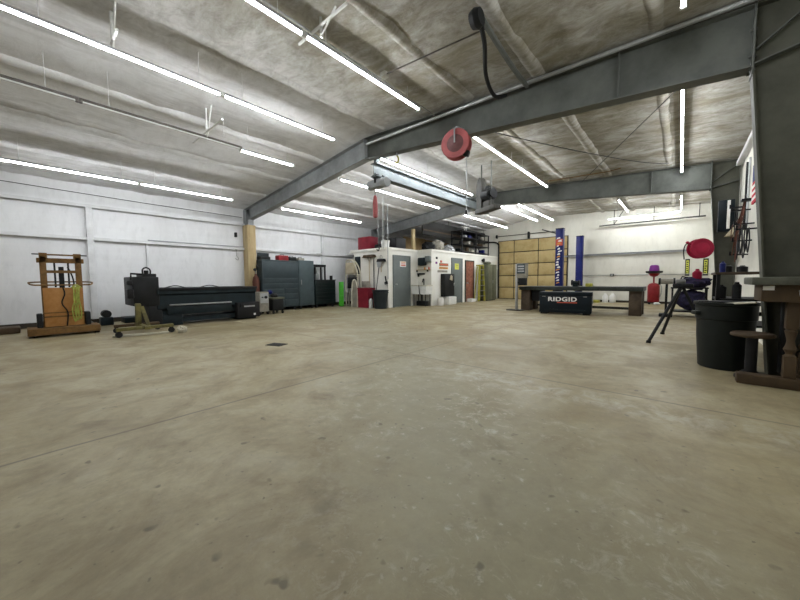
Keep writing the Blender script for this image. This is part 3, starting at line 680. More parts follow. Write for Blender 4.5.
# tools hung on / leaning against the office front
def broom(x, zt, w, m, label, rods='woodcol', zb=.9, y=YA-.07):
    t = thing('push_broom', label, 'broom', (x, y, zb), 0)
    L = zt-zb
    G().cyl((0, 0, 0), (0, 0, L), .015, n=8).done('handle', rods, t)
    G().prism([(-w/2, L+.0), (w/2, L+.0), (w/2*.8, L+.12), (-w/2*.8, L+.12)], 'y', -.04, .05).done('brush_head', m, t)
    G().prism([(-.12, L), (.12, L), (.03, L-.16), (-.03, L-.16)], 'y', -.015, .015).done('brace', 'greysheet', t)
    return t
broom(-10.24, 2.14, .80, 'brownwood', 'wide push broom hung head up on the office front', zb=.86)
t = broom(-9.52, 1.93, .48, 'machine2', 'narrow broom with a ring hung near the office corner', zb=1.5)
G().tube([(.06*math.cos(a*PI/4), 0, .62+.08*math.sin(a*PI/4)) for a in range(8)], .009, 6, 3, True).done('hanging_ring', 'machine2', t)
t = thing('shovel', 'long-handled shovel leaning in the black bin', 'shovel', (-9.62, YA-.12, .76))
G().cyl((0, -.15, 0), (0, .02, .95), .016, n=8).done('handle', 'machine2', t)
G().prism([(-.10, .95), (.10, .95), (.13, 1.15), (.09, 1.28), (0, 1.32), (-.09, 1.28), (-.13, 1.15)], 'y', .02, .05).done('blade', 'galv', t)
tag(G().cyl((-9.98, YA-.05, 0), (-9.98, YA-.05, 2.1), .018, n=8).done('steel_bar', 'machine2'), 'thin dark bar standing upright against the office front', 'bar')
t = thing('hand_brush', 'small dark dustpan brush hung low at the office corner', 'brush', (-9.30, YA, 1.0))
G().box((0, -.03, .2), (.05, .04, .26), ry=R(-12), bev=.01).done('handle', 'machine2', t); G().box((.03, -.04, .04), (.17, .06, .12), ry=R(-12), bev=.02).done('bristles', 'machine2', t)
tag(G().b2((-11.22, YA-.03, 1.40), (-10.86, YA, 2.22), bev=.006).done('dark_board', 'machine'), 'dark slate board on the left end of the office front', 'board')
t = thing('waste_bin', 'black tapered waste bin at the office corner under the brooms', 'bin', (-9.28, 9.52, 0))
G().lathe([(.24, 0), (.25, .01), (.32, .72), (.345, .72), (.345, .76), (.315, .76), (.245, .03)], (0, 0, 0), 28).done('bin_body', 'binblack', t)
G().lathe([(.33, .64), (.342, .65), (.342, .67), (.33, .68)], (0, 0, 0), 28).done('band', 'binblack', t)
t = thing('red_bin', 'red square bin standing against the office front', 'bin', (-10.15, 9.55, 0))
g = G(); g.prism([(-.30, 0), (.30, 0), (.33, .8), (-.33, .8)], 'y', -.2, .2); g.done('bin_body', 'redbin', t)
G().b2((-.35, -.22, .8), (.35, .22, .84), bev=.015).done('lid', 'redbin', t)
tag(G().lathe([(.08, 0), (.085, .01), (.085, .33), (.05, .37), (.03, .4)], (-9.72, 9.40, 0), 16).done('white_bottle', 'whiteplastic'), 'white bottle on the floor between the red and black bins', 'bottle')

# alcove left of the office: boards, tubes, lime ramps
def ramp_thing(x, y, rz, label):
    t = thing('lime_ramp', label, 'ramp', (x, y, 0), rz)
    G().box((0, .10, .55), (.21, .05, 1.10), rx=R(-9), bev=.012).done('deck', 'green', t)
    for k in range(6): z = .12+.18*k; G().box((0, .10-.035+.158*(z-.55), z), (.17, .03, .05), rx=R(-9), bev=.008).done('rib', 'green', t)
    return t
r0 = ramp_thing(-11.44, 9.24, R(48), 'lime green ribbed ramp standing upright right of the dark green chest')
tag(G().box((-10.99, 9.60, .5), (.03, .16, 1.0), rz=R(-35), bev=.006).done('blue_board', 'blue'), 'thin dark blue board between the lime ramps and the curved grey board', 'board')
t = thing('rolled_board', 'pale curved grey board leaning left of the red bin', 'board', (-10.74, 9.45, 0))
g = G(); g.prism([(-.2, .0), (.16, 0), (.2, .5), (.17, .9), (.06, 1.15), (-.1, 1.13), (-.18, .7)], 'y', -.03, .03); g.done('board_face', 'greysheet', t)
G().tube([(-.2, -.04, 0), (-.18, -.04, .7), (-.1, -.04, 1.13), (.06, -.04, 1.16), (.17, -.04, .9), (.2, -.04, .5), (.16, -.04, 0)], .03, 8, 4).done('edge_roll', 'cream', t)
tag(G().box((-10.42, 9.793, .56), (.5, .03, 1.12), bev=.006).done('brown_board', 'greysheet'), 'grey-brown board leaning behind the red bin', 'board')
t = thing('bent_tube_frame', 'cream bent-tube frame standing in the alcove behind the lime ramps', 'frame', (-11.10, 9.74, 0))
for s in (-.08, .08): G().tube([(-.5, s, 0), (-.5, s, 1.8), (-.3, s, 2.08), (-.05, s, 2.02), (.2, s, 1.72), (.3, s, 1.3), (.3, s, 0)], .03, 10, 5).done('tube_hoop', 'cream', t)
G().b2((-.46, -.13, 1.45), (.06, .08, 1.96), bev=.03).done('panel', 'beige', t)
G().b2((-.4, -.1, .8), (.2, .08, 1.3), bev=.02).done('dark_panel', 'machine2', t)
for z in (.6, 1.4): G().b2((-.5, -.1, z), (.3, .1, z+.03)).done('cross_bar', 'cream', t)

# ------------------------------------------------------------------ left wall: chests
t = thing('tool_chest', 'large slate-grey tool chest with wide drawers standing right of the tan column', 'tool chest', (-12.08, 6.53, 0))
G().b2((-.36, -.74, .14), (.36, .76, 1.93), bev=.012).done('body', 'tool', t)
zs = [(.2, .42), (.44, .66), (.68, .86), (.88, 1.06), (1.08, 1.26)]
for k, (a, b) in enumerate(zs):
    for (ya, yb) in (((-.7, .12), (.14, .72)) if k < 3 else ((-.7, .72),)):
        d = G().b2((.36, ya, a), (.378, yb, b), bev=.004).done('drawer', 'tool', t)
        G().b2((.378, ya+.02, b-.035), (.40, yb-.02, b-.01), bev=.004).done('drawer_pull', 'toolside', d)
G().b2((.36, -.7, 1.29), (.38, .72, 1.88), bev=.01).done('roll_door', 'tool', t)
G().b2((-.36, -.74, 1.93), (.38, .76, 1.96), bev=.01).done('top_lid', 'toolside', t)
for s in (-1, 1):
    for q in (-1, 1): G().cyl((q*.26, s*.6-.03, .07), (q*.26, s*.6+.03, .07), .07, n=16).b2((q*.26-.04, s*.6-.045, .1), (q*.26+.04, s*.6+.045, .15)).done('caster', 'rubber', t)
t = thing('side_locker', 'paler slate side locker bolted to the right end of the large tool chest', 'cabinet', (-12.08, 7.69, 0))
G().b2((-.36, -.38, .14), (.36, .34, 1.99), bev=.012).done('body', 'toolside', t)
G().b2((.36, -.34, .2), (.38, .30, 1.94), bev=.006).done('door', 'toolside', t)
G().b2((.38, -.3, 1.0), (.40, -.27, 1.2)).done('handle', 'alu', t)
for s in (-1, 1):
    for q in (-1, 1): G().cyl((q*.26, s*.28-.03, .07), (q*.26, s*.28+.03, .07), .07, n=16).b2((q*.26-.04, s*.28-.04, .1), (q*.26+.04, s*.28+.04, .15)).done('caster', 'rubber', t)
for k, (y, l, h, m, lb, nm) in enumerate((
    (6.0, .4, .12, 'machine2', 'dark low case on the slate tool chest, at its left end', 'tool_case'),
    (6.75, .42, .2, 'red', 'red tool box on top of the slate tool chest', 'tool_box'),
    (7.15, .3, .16, 'machine2', 'dark grey case right of the red tool box', 'tool_case'),
    (7.55, .26, .1, 'greysheet', 'grey-brown tray on the pale side locker', 'tray'))):
    z = 1.96 if y < 7.3 else 1.99
    t = thing(nm, lb, 'tool box', (-12.0, y, z))
    G().b2((-.14, -l/2, 0), (.14, l/2, h), bev=.015).done('body', m, t)
    G().tube([(0, -.08, h-.005), (0, -.07, h+.04), (0, .07, h+.04), (0, .08, h-.005)], .01, 6).done('handle', 'black', t)
tag(G().b2((-12.49, 5.98, .9), (-12.45, 6.45, 2.26), bev=.01).done('dark_wall_panel', 'machine'), 'dark slate panel on the wall between tan column and tool chest', 'panel')
t = thing('green_chest', 'dark green rolling tool chest right of the slate locker', 'tool chest', (-12.05, 8.6, 0))
G().b2((-.34, -.52, .14), (.34, .54, 1.16), bev=.012).done('body', 'greenchest', t)
for k in range(6): 
    d = G().b2((.34, -.48, .19+.155*k), (.356, .50, .33+.155*k), bev=.004).done('drawer', 'greenchest', t)
    G().b2((.356, -.44, .305+.155*k), (.372, .46, .325+.155*k)).done('drawer_pull', 'machine2', d)
G().b2((-.36, -.54, 1.16), (.36, .56, 1.20), bev=.01).done('worktop', 'black', t)
for s in (-1, 1):
    for q in (-1, 1): G().cyl((q*.24, s*.42-.03, .07), (q*.24, s*.42+.03, .07), .07, n=16).b2((q*.24-.04, s*.42-.04, .1), (q*.24+.04, s*.42+.04, .15)).done('caster', 'rubber', t)
G().b2((.0, .56, .98), (.06, .66, 1.02), bev=.01).done('side_handle', 'black', t)
t = thing('black_stand', 'open black metal stand on top of the dark green chest', 'stand', (-12.15, 8.42, 1.20))
for sy in (-1, 1):
    for sx in (-1, 1): G().b2((sx*.15-.025, sy*.37-.03, 0), (sx*.15+.025, sy*.37+.03, .62)).done('post', 'black', t)
G().b2((-.18, -.41, .56), (.18, .41, .66)).done('top_plate', 'black', t); G().b2((-.17, -.36, .0), (-.15, .1, .56)).done('back_plate', 'machine2', t)
G().lathe([(.08, 0), (.09, .02), (.09, .22), (.03, .3), (.02, .38)], (0, .05, .0), 16).done('bottle_jack', 'galv', t)
tag(G().b2((-11.95, 9.0, 1.20), (-11.85, 9.1, 1.38), bev=.01).done('small_can', 'machine2'), 'small dark can on the right end of the dark green chest', 'can')
t = thing('gas_cylinder', 'dark red gas cylinder standing between tan column and tool chest', 'gas cylinder', (-11.88, 5.62, 0))
G().lathe([(.10, 0), (.12, .02), (.12, 1.15), (.09, 1.3), (.04, 1.36), (.03, 1.42)], (0, 0, 0), 20).done('body', 'cord', t)
G().cyl((0, 0, 1.42), (0, 0, 1.52), .02).cyl((-.05, 0, 1.5), (.05, 0, 1.5), .015).done('valve', 'alu', t)
for k, (z, a) in enumerate(((1.58, 0), (1.72, .1))): G().lathe([(.02, -.03), (.05, -.03), (.05, .03), (.02, .03)], (.06, -.05+a, z), 14, 'x').cyl((.0, -.05+a, z), (.05, -.05+a, z), .012, n=6).cyl((0, 0, 1.5), (0, -.05+a, z), .012, n=6).done('gauge', 'machine2', t)

t = thing('welder_case', 'pale grey welder case on wheels before the tan column', 'welder', (-11.05, 5.38, 0))
G().b2((-.24, -.17, .1), (.24, .17, .78), bev=.02).done('case', 'greysheet', t)
G().b2((.24, -.14, .4), (.25, .14, .74)).done('front_panel', 'galv', t)
G().lathe([(.0, .0), (.05, .0), (.05, .03), (.03, .04)], (.25, .05, .6), 16, 'x').done('dial', 'black', t)
G().lathe([(.0, .0), (.025, .0), (.025, .03)], (.25, -.07, .6), 12, 'x').done('dial', 'black', t)
for s in (-1, 1):
    for q in (-1, 1): G().cyl((q*.18, s*.14-.025, .06), (q*.18, s*.14+.025, .06), .06, n=14).b2((q*.18-.03, s*.14-.03, .06), (q*.18+.03, s*.14+.03, .11)).done('wheel', 'rubber', t)
t = thing('shop_cart', 'dark steel cart with small wheels right of the pale grey welder', 'cart', (-10.98, 5.86, 0))
G().b2((-.24, -.2, .12), (.24, .2, .55), bev=.02).done('bin', 'machine2', t)
G().b2((-.26, -.23, .52), (.26, .23, .58), bev=.01).done('tray', 'locker', t)
for s in (-1, 1):
    for q in (-1, 1): G().cyl((q*.19, s*.17-.02, .06), (q*.19, s*.17+.02, .06), .06, n=14).b2((q*.19-.02, s*.17-.025, .06), (q*.19+.02, s*.17+.025, .13)).done('wheel', 'rubber', t)
G().blob((-.05, .0, .63), (.12, .14, .08), 2, .3).done('coiled_cable', 'black', t)
tag(G().prism([(-11.12, .0), (-10.9, .0), (-10.95, .17), (-11.05, .2)], 'y', 5.72, 5.78).done('blue_rag', 'blue'), 'blue rag', 'rag') if False else None
tag(G().blob((-11.1, 5.74, .76), (.10, .09, .07), 9, .4).done('blue_rag', 'blue'), 'small blue rag lying on the dark steel cart', 'rag')

# ------------------------------------------------------------------ the long dark machine
t = thing('bending_machine', 'long dark teal metalworking machine along the left wall with a tall head', 'machine', (-10.75, 0, 0))
# bed
g = G(); g.prism([(-.35, .28), (.62, .28), (.62, .40), (.70, .46), (.70, .80), (.76, .84), (.76, .98), (-.35, 1.0)], 'y', 2.2, 4.72); g.done('bed', 'machine', t)
G().b2((.70, 2.25, .93), (.80, 4.74, 1.0), bev=.01).done('top_rail', 'machine2', t)
G().b2((.60, 2.45, .535), (.78, 3.98, .565), bev=.004).done('sheet_stop', 'galv', t)
G().b2((.63, 2.4, .3), (.72, 4.0, .52), bev=.01).done('lower_apron', 'machine', t)
for (a, b) in ((2.1, 2.75), (4.2, 4.74)): G().b2((-.35, a, 0), (.66, b, .3), bev=.01).done('foot', 'machine', t)
G().b2((-.2, 2.75, .08), (.6, 4.2, .2)).done('tie_beam', 'machine', t)
G().b2((.66, 4.1, .06), (.85, 4.78, .52), bev=.02).done('control_box', 'black', t)
G().b2((.85, 4.3, .38), (.856, 4.62, .42)).done('name_strip', 'galv', t)
G().b2((.85, 4.58, .12), (.856, 4.64, .18)).done('white_button', 'paper', t)
G().cyl((.85, 4.22, .42), (.90, 4.22, .42), .045, n=14).done('dial', 'machine2', t)
# head
g = G(); g.b2((-.3, 1.72, .56), (.72, 2.25, 1.28), bev=.02); g.b2((-.3, 2.02, .0), (.68, 2.3, .6), bev=.01); g.done('head_casting', 'machine2', t)
G().b2((-.1, 1.95, 1.25), (.66, 2.22, 1.36), bev=.015).done('head_cap', 'machine2', t)
G().tube([(.6, 1.72, 1.2), (.6, 1.72, 1.36), (.6, 1.98, 1.34)], .025, 8).done('guard_rail', 'machine2', t)
G().b2((.5, 1.62, .75), (.74, 1.74, .98), bev=.02).b2((.5, 1.62, 1.08), (.74, 1.73, 1.18), bev=.02).done('side_knob', 'black', t)
G().tube([(.62, 1.95, 1.34), (.62, 1.95, 1.46), (.62, 2.02, 1.51), (.62, 2.1, 1.46), (.62, 2.1, 1.34)], .018, 8, 4).done('cable_loop', 'black', t)
G().cyl((.62, 2.02, 1.34), (.62, 2.02, 1.44), .05, n=14).done('motor_cap', 'black', t)
for a, b in ((2.35, 2.85), (3.15, 3.7)): G().tube([(.7, a, .99), (.7, (a+b)/2, 1.05), (.7, b, .99)], .012, 8, 5).done('air_hose', 'black', t)
# yellow dolly in front
t = thing('yellow_dolly', 'faded yellow stand on casters in front of the dark machine head', 'dolly', (-9.15, 1.70, 0))
G().b2((-.55, -.05, .13), (.5, .05, .2), bev=.01).done('base_beam', 'dolly', t)
G().b2((.32, -.5, .13), (.42, .5, .2), bev=.01).done('base_beam', 'dolly', t)
G().b2((-.5, -.42, .13), (-.41, .42, .19), bev=.01).done('base_beam', 'brownwood', t)
G().box((-.05, -.05, .42), (.1, .1, .5), ry=R(8), bev=.01).done('post', 'dolly', t)
G().box((-.02, .07, .36), (.07, .07, .5), ry=R(-10), rx=R(12)).done('post', 'dolly', t)
for (x, y) in ((.37, -.46), (.37, .46), (-.45, -.38), (-.45, .38)):
    G().cyl((x-.025, y, .06), (x+.025, y, .06), .06, n=14).b2((x-.035, y-.03, .08), (x+.035, y+.03, .14)).done('caster', 'rubber', t)
tag(G().box((-8.78, 1.62, .025), (.07, .95, .04), rz=R(-12), bev=.005).done('pale_board', 'cream'), 'pale wooden stick on the floor under the yellow dolly', 'board')
tag(G().blob((-8.55, 2.3, .07), (.10, .10, .085), 4, .3).done('white_rag', 'cream'), 'crumpled off-white rag on the floor right of the yellow dolly', 'rag')
t = thing('floor_motor', 'small grey motor on the floor by the wall post left of the dark machine', 'motor', (-11.75, 1.42, 0))
G().cyl((-.12, 0, .30), (.14, 0, .30), .10, n=18).done('motor_body', 'machine2', t); G().b2((-.16, -.13, 0), (.18, .13, .21), bev=.02).done('base', 'machine', t)
tag(G().b2((-12.3, 1.8, 0), (-11.7, 2.6, .16), bev=.02).done('floor_beam', 'machine'), 'dark beam on the floor between wall and dark machine', 'beam')

# ------------------------------------------------------------------ orange stacker
t = thing('pallet_stacker', 'old orange hand pallet stacker standing against the left wall', 'stacker', (-10.35, .56, 0))
for s in (-1, 1):
    G().b2((-.05, s*.27-.05, .16), (.05, s*.27+.05, 1.72), bev=.006).done('mast_rail', 'rust', t)
G().b2((-.05, -.36, 1.58), (.05, .36, 1.68), bev=.006).b2((-.04, -.22, 1.74), (.04, .22, 1.77)).b2((-.045, -.32, 1.66), (.05, -.2, 1.79)).b2((-.045, .2, 1.66), (.05, .32, 1.79)).done('top_crosshead', 'rust', t)
G().cyl((0, -.42, 1.76), (0, .42, 1.76), .013, n=8).done('top_rod', 'machine2', t)
G().b2((-.04, -.23, 1.36), (.04, .23, 1.42)).done('cross_bar', 'rust', t)
G().b2((.06, -.30, .2), (.085, .31, 1.04), bev=.006).done('front_plate', 'orange', t)
G().b2((.086, -.31, .40), (.1, .31, .43)).b2((.086, -.31, .49), (.1, .31, .51)).done('rib', 'rust', t)
G().b2((-.12, -.04, .25), (-.02, .04, 1.5)).done('lift_cylinder', 'machine2', t)
for s in (-.1, .11): G().cyl((.0, s, 1.05), (.0, s, 1.58), .016, n=8).done('lift_chain', 'machine2', t)
G().tube([(.0, .1, 1.5), (.03, .16, 1.3), (.02, .18, 1.1), (.03, .12, 1.02)], .014, 6, 4).done('hydraulic_hose', 'black', t)
G().tube([(.1, 0, 1.04), (.12, .02, .9), (.115, -.03, .7), (.115, .05, .5), (.11, .03, .2)], .012, 6, 5).done('hydraulic_hose', 'machine2', t)
G().tube([(.12, -.33, 1.10), (.12, -.43, 1.105), (.0, -.48, 1.13), (-.14, -.4, 1.165), (-.14, .4, 1.165), (.0, .48, 1.13), (.12, .43, 1.105), (.12, .33, 1.10), (.12, 0, 1.10)], .016, 8, 4, True).done('guard_ring', 'rust', t)
for s in (-1, 1): G().box((.0, s*.37, .34), (.26, .09, .3), bev=.02).done('side_box', 'machine2', t)
g = G(); g.b2((-.3, -.56, .05), (.30, .55, .19), bev=.01); g.done('base_frame', 'rust', t)
for s in (-1, 1): G().b2((-1.2, s*.3-.09, .06), (-.25, s*.3+.09, .14), bev=.01).done('fork', 'rust', t)
for s in (-1, 1):
    for x in (.2, -.2): G().cyl((x, s*.5-.04, .06), (x, s*.5+.04, .06), .06, n=14).done('wheel', 'rubber', t)
t = thing('hanging_hose', 'yellow-green hose bundle hanging on the right rail of the orange stacker', 'hose', (-10.2, .76, .3))
for k in range(3):
    o = -.05+.04*k
    G().tube([(.02, o, .76), (.03+.01*k, o+.03*math.sin(k+1), .5), (.03, o-.03, .25), (.03+.01*k, o+.01, -.02+.03*k), (.05, o+.03, .22), (.05, o+.005, .5), (.02, o+.02, .78)], .012, 6, 5).done('hose_loop', 'olive', t)
G().tube([(-.04, -.06, .74), (.03, 0, .80), (-.0, .08, .74)], .016, 8, 4).done('top_bend', 'olive', t)
tag(G().b2((-11.9, -1.4, 0), (-11.4, -.1, .14), bev=.02).done('rust_plank', 'brownwood'), 'dark brown plank on the floor left of the orange stacker', 'plank')
tag(G().b2((-12.0, 1.0, .0), (-11.2, 1.15, .12), bev=.01).done('rail_bar', 'machine2'), 'dark bar on the floor right of the orange stacker', 'bar')

# ------------------------------------------------------------------ far wall: big door, lift, drain
t = struct(bpy.data.objects.new('door_4', None)); C.objects.link(t); t.location = (-6.5, Y1, 0)
g = G().b2((-1.92, -.05, 0), (1.95, 0, 3.45)); g.done('door_frame', 'doordark', t)
cols = [(-1.87, -.95), (-.91, .42), (.46, 1.9)]
for k in range(5):
    for (a, b) in cols: G().b2((a, -.075, .03+.685*k), (b, -.045, .67+.685*k), bev=.012).done('door_panel', 'doorpanel', t)
t = thing('door_spring_shaft', 'thin dark shaft above the big tan door', 'shaft', (-6.6, Y1-.11, 3.72))
G().cyl((-2.0, 0, 0), (1.9, 0, 0), .018, n=8).done('shaft', 'machine2', t); G().b2((-.04, -.05, -.25), (.04, .11, .12)).done('centre_bracket', 'machine2', t)
for s in (-1.9, 1.8): G().b2((s-.03, -.03, -.1), (s+.03, .11, .1)).done('end_bracket', 'machine2', t)

def lift_post(x, y, h, label, deco):
    t = thing('lift_post', label, 'vehicle lift', (x, y, 0), R(0), 'posts of the two-post lift')
    G().b2((-.15, -.12, .02), (.15, .12, h), bev=.012).done('post', 'blue', t)
    G().b2((-.3, -.3, 0), (.3, .3, .03)).done('base_plate', 'black', t)
    G().b2((-.19, -.22, .55), (.19, -.12, .85), bev=.01).done('carriage', 'black', t)
    for s in (-1, 1): G().box((s*.3, -.3, .25), (.7, .09, .1), rz=s*R(-25), bev=.01).done('arm', 'black', t)
    G().b2((-.16, -.13, h-.02), (.16, .13, h+.02), bev=.01).done('top_cap', 'navy', t)
    if deco:
        G().b2((-.135, -.126, h-.72), (.135, -.12, h-.45)).done('orange_band', 'signred', t)
        random.seed(11); 
        for q in range(18):
            z = .95+.112*q; a = random.uniform(-.13, -.05); wd = random.uniform(.09, .17)
            m = 'paper' if q % 5 else 'signorange'
            G().prism([(a, z), (a+wd, z+random.uniform(.0, .05)), (a+wd-.02, z+.085), (a+.03, z+.06)], 'y', -.128, -.1195).done('decal', m, t)
    return t
lift_post(-3.98, 15.15, 3.30, 'nearer blue lift post with white and orange decals beside the big door', True)
lift_post(-3.88, 18.3, 3.28, 'farther plain blue lift post against the white wall', False)
pipe('lift_cable_bar', [(-4.12, 15.12, 3.12), (-4.72, 15.12, 3.34)], .025, 'black', 'short dark bar sticking out left from the top of the nearer lift post', 'bar')

t = thing('oil_drain', 'red oil drain tank with a dark funnel on the far wall side', 'oil drain', (-.9, 18.3, 0))
G().lathe([(.20, .10), (.22, .13), (.22, .82), (.16, .92), (.05, .96)], (0, 0, 0), 24).done('tank', 'red', t)
G().cyl((0, 0, .9), (0, 0, 1.36), .03, n=10).done('stem', 'red', t)
G().lathe([(.05, 1.22), (.14, 1.26), (.20, 1.36), (.20, 1.38)], (0, 0, 0), 20).done('funnel_neck', 'red', t)
G().lathe([(.10, 1.34), (.30, 1.40), (.31, 1.48), (.28, 1.48), (.1, 1.42)], (0, 0, 0), 28).done('funnel', 'black', t)
for a in range(4): x, y = .18*math.cos(a*PI/2+.8), .18*math.sin(a*PI/2+.8); G().cyl((x, y-.02, .05), (x, y+.02, .05), .05, n=12).b2((x-.02, y-.025, .05), (x+.02, y+.025, .12)).done('caster', 'rubber', t)
G().tube([(.2, .05, .3), (.27, .05, .5), (.27, .05, .8), (.2, .05, .85)], .018, 8, 3).done('side_gauge', 'galv', t)
tag(G().lathe([(.19, 0), (.19, .03), (.165, .2), (.14, .25), (.08, .27)], (-.9, 18.3, 1.48), 22).done('purple_bucket', 'purple'), 'purple bucket upside down in the funnel of the oil drain', 'bucket')
tag(G().blob((-.75, 17.98, .05), (.12, .08, .06), 3, .3).done('white_cloth', 'paper'), 'white cloth on the floor before the red oil drain', 'cloth')
t = thing('wall_hose_reel', 'crimson hose reel mounted on the farther right column', 'hose reel', (.36, 11.75, 1.93), R(25))
for yy in (-.09, .09): G().lathe([(.03, yy-.012), (.25, yy-.012), (.262, yy), (.25, yy+.012), (.03, yy+.012)], (0, 0, 0), 30, 'y').done('drum_plate', 'crimson', t)
G().lathe([(.02, -.08), (.2, -.08), (.2, .08), (.02, .08)], (0, 0, 0), 24, 'y').done('wound_hose', 'red', t)
G().lathe([(.02, -.12), (.12, -.12), (.16, -.1), (.16, .1), (.02, .1)], (0, 0, 0), 24, 'y').done('hub', 'crimson', t)
G().b2((.0, -.05, -.05), (.26, .32, .05), bev=.01).done('mounting_arm', 'crimson', t)
G().box((-.24, 0, .14), (.16, .08, .05), ry=R(35), bev=.01).done('hose_guide', 'crimson', t)
G().tube([(-.26, 0, .16), (-.33, 0, .1), (-.36, 0, -.06), (-.34, 0, -.28)], .014, 8, 4).done('hose_end', 'black', t)
for k, (x, wd) in enumerate(((.2, .15), (.78, .17))):
    t = thing('vertical_sign', '%s narrow black sign with yellow letters on the far wall' % ['left', 'right'][k], 'sign', (x, Y1, 1.26), 0, 'black and yellow signs')
    G().b2((-wd/2, -.02, 0), (wd/2, 0, .72)).done('sign_board', 'black', t)
    G().b2((-wd*.3, -.026, .06), (wd*.3, -.02, .66)).done('yellow_field', 'fluor', t)
    for q in range(6): G().b2((-wd*.2, -.03, .1+.092*q), (wd*(.2 if q % 2 else .08), -.026, .145+.092*q)).done('printed_mark', 'black', t)
pipe('wall_conduit', [(-4.0, Y1-.03, 1.33), (XR, Y1-.03, 1.33)], .014, 'galv', 'thin pale conduit along the far white wall behind the table', 'pipe')
t = thing('outlet_box', 'small grey outlet box on the far wall conduit', 'outlet', (-2.56, Y1, 1.33)); G().b2((-.08, -.09, -.06), (.08, 0, .06), bev=.01).done('box_body', 'machine2', t)
G().b2((-.05, -.095, -.03), (.05, -.09, .03)).done('cover_plate', 'galv', t)
t = thing('door_track', 'dark horizontal track bar hung below the far roof edge', 'track', (-1.2, Y1-.35, 3.72))
G().b2((-1.9, -.03, -.03), (1.9, .03, .03)).done('bar', 'brownplate', t)
for s in (-1.3, .2, 1.7): G().cyl((s, 0, 0), (s, 0, roof(-1.2+s)-3.72+.03), .014, n=8).done('hanger_rod', 'machine2', t)
G().tube([(-1.3, 0, .02), (-.9, 0, roof(-2.1)-3.72)], .014, 8).done('brace', 'machine2', t)
for k, (x, y, z, r, m, lb, nm, cat) in enumerate((
    (-2.75, 18.45, 0, .12, 'whiteplastic', 'left white jug by the far wall under the table edge', 'white_jug', 'jug'),
    (-2.45, 18.5, 0, .13, 'whiteplastic', 'right white jug by the far wall under the table edge', 'white_jug', 'jug'))):
    tag(G().lathe([(r*.9, 0), (r, .02), (r, .3), (r*.5, .4), (r*.35, .46)], (x, y, z), 16).done(nm, m), lb, cat)
t = thing('red_gas_can', 'red fuel can by the far wall right of the white jugs', 'fuel can', (-1.55, 18.0, 0))
G().b2((-.13, -.1, 0), (.13, .1, .36), bev=.03).done('can_body', 'red', t); G().tube([(-.08, 0, .35), (-.06, 0, .43), (.06, 0, .43), (.08, 0, .35)], .014, 8).done('handle', 'red', t); G().cyl((.1, 0, .34), (.18, 0, .46), .018).done('spout', 'black', t)
tag(G().b2((-3.45, 18.0, 0), (-2.95, 18.45, .12), bev=.02).done('yellow_ramp', 'yellow'), 'low yellow block on the floor right of the dark job box', 'block')
# ------------------------------------------------------------------ steel table and job box
t = thing('steel_table', 'long dark steel table standing in the middle of the shop', 'table', (-2.70, 12.75, 0), R(0))
G().b2((-1.88, -.6, .76), (1.86, .6, .89), bev=.008).done('table_top', 'tabletop', t)
for (a, b) in ((1.50, 1.82), (-1.84, -1.52)):
    G().b2((a, -.5, .0), (b, -.15, .76), bev=.008).done('leg', 'tan', t); G().b2((a, .15, .0), (b, .5, .76), bev=.008).done('leg', 'tan', t)
G().b2((-1.5, -.35, .35), (-1.22, .35, .76), bev=.01).done('side_box', 'black', t)
G().b2((-1.5, .3, .12), (1.5, .38, .2)).done('tie_bar', 'tabletop', t)
def text_mesh(s, size, name, m, parent, loc, sx=1.0, ext=.004, off=.0):
    cu = bpy.data.curves.new(name, 'FONT'); cu.body = s; cu.size = size; cu.extrude = ext; cu.offset = off
    cu.space_character = 1.1; cu.align_x = 'CENTER'; cu.align_y = 'CENTER'
    o = bpy.data.objects.new(name+'_curve', cu); C.objects.link(o)
    dg = bpy.context.evaluated_depsgraph_get(); me = bpy.data.meshes.new_from_object(o.evaluated_get(dg))
    bpy.data.objects.remove(o)
    for v in me.vertices: v.co = Vector((v.co.x*sx, -v.co.z, v.co.y))
    me.materials.clear(); me.materials.append(M[m])
    ob = bpy.data.objects.new(name, me); C.objects.link(ob); ob.parent = parent; ob.location = loc
    return ob
t = thing('job_box', 'dark navy steel job box with white lettering standing before the steel table', 'tool chest', (-2.87, 11.72, 0), R(8))
G().b2((-.76, -.3, .06), (.76, .3, .60), bev=.01).done('body', 'navy', t)
G().b2((-.77, -.31, .60), (.77, .31, .73), bev=.012).done('lid', 'navy', t)
for s in (-.62, .62): G().b2((s-.1, -.28, 0), (s+.1, .28, .06)).done('skid', 'black', t)
G().b2((-.6, -.305, .14), (.6, -.3, .17)).done('rib', 'machine', t)
for s in (-.62, .58): G().b2((s-.05, -.315, .57), (s+.05, -.30, .595)).done('latch', 'alu', t)
G().b2((.765, -.1, .35), (.79, .1, .48), bev=.01).done('side_handle', 'galv', t)
text_mesh('RIDGID', .185, 'lettering', 'paper', t, (-.07, -.302, .49), 1.28, .004, .006)
G().b2((-.22, -.306, .375), (.36, -.3, .405)).done('red_stripe', 'signred', t)
t = thing('control_stand', 'grey control cabinet on a post stand at the left end of the table', 'control cabinet', (-4.60, 11.98, 0))
G().b2((-.05, -.04, .03), (.03, .04, 1.72), bev=.006).done('post', 'galv', t)
G().b2((-.32, -.2, 0), (.22, .2, .03)).done('base_plate', 'machine2', t)
G().b2((.03, -.14, 1.2), (.36, .14, 1.74), bev=.012).done('cabinet', 'greysheet', t)
G().b2((.05, -.155, 1.36), (.34, -.14, 1.71), bev=.004).done('screen_panel', 'tool', t)
for q in range(3): G().b2((.08, -.162, 1.42+.09*q), (.31, -.155, 1.47+.09*q)).done('button_row', 'galv', t)
G().b2((.08, -.12, .93), (.34, .12, 1.2), bev=.01).done('lower_box', 'machine2', t)
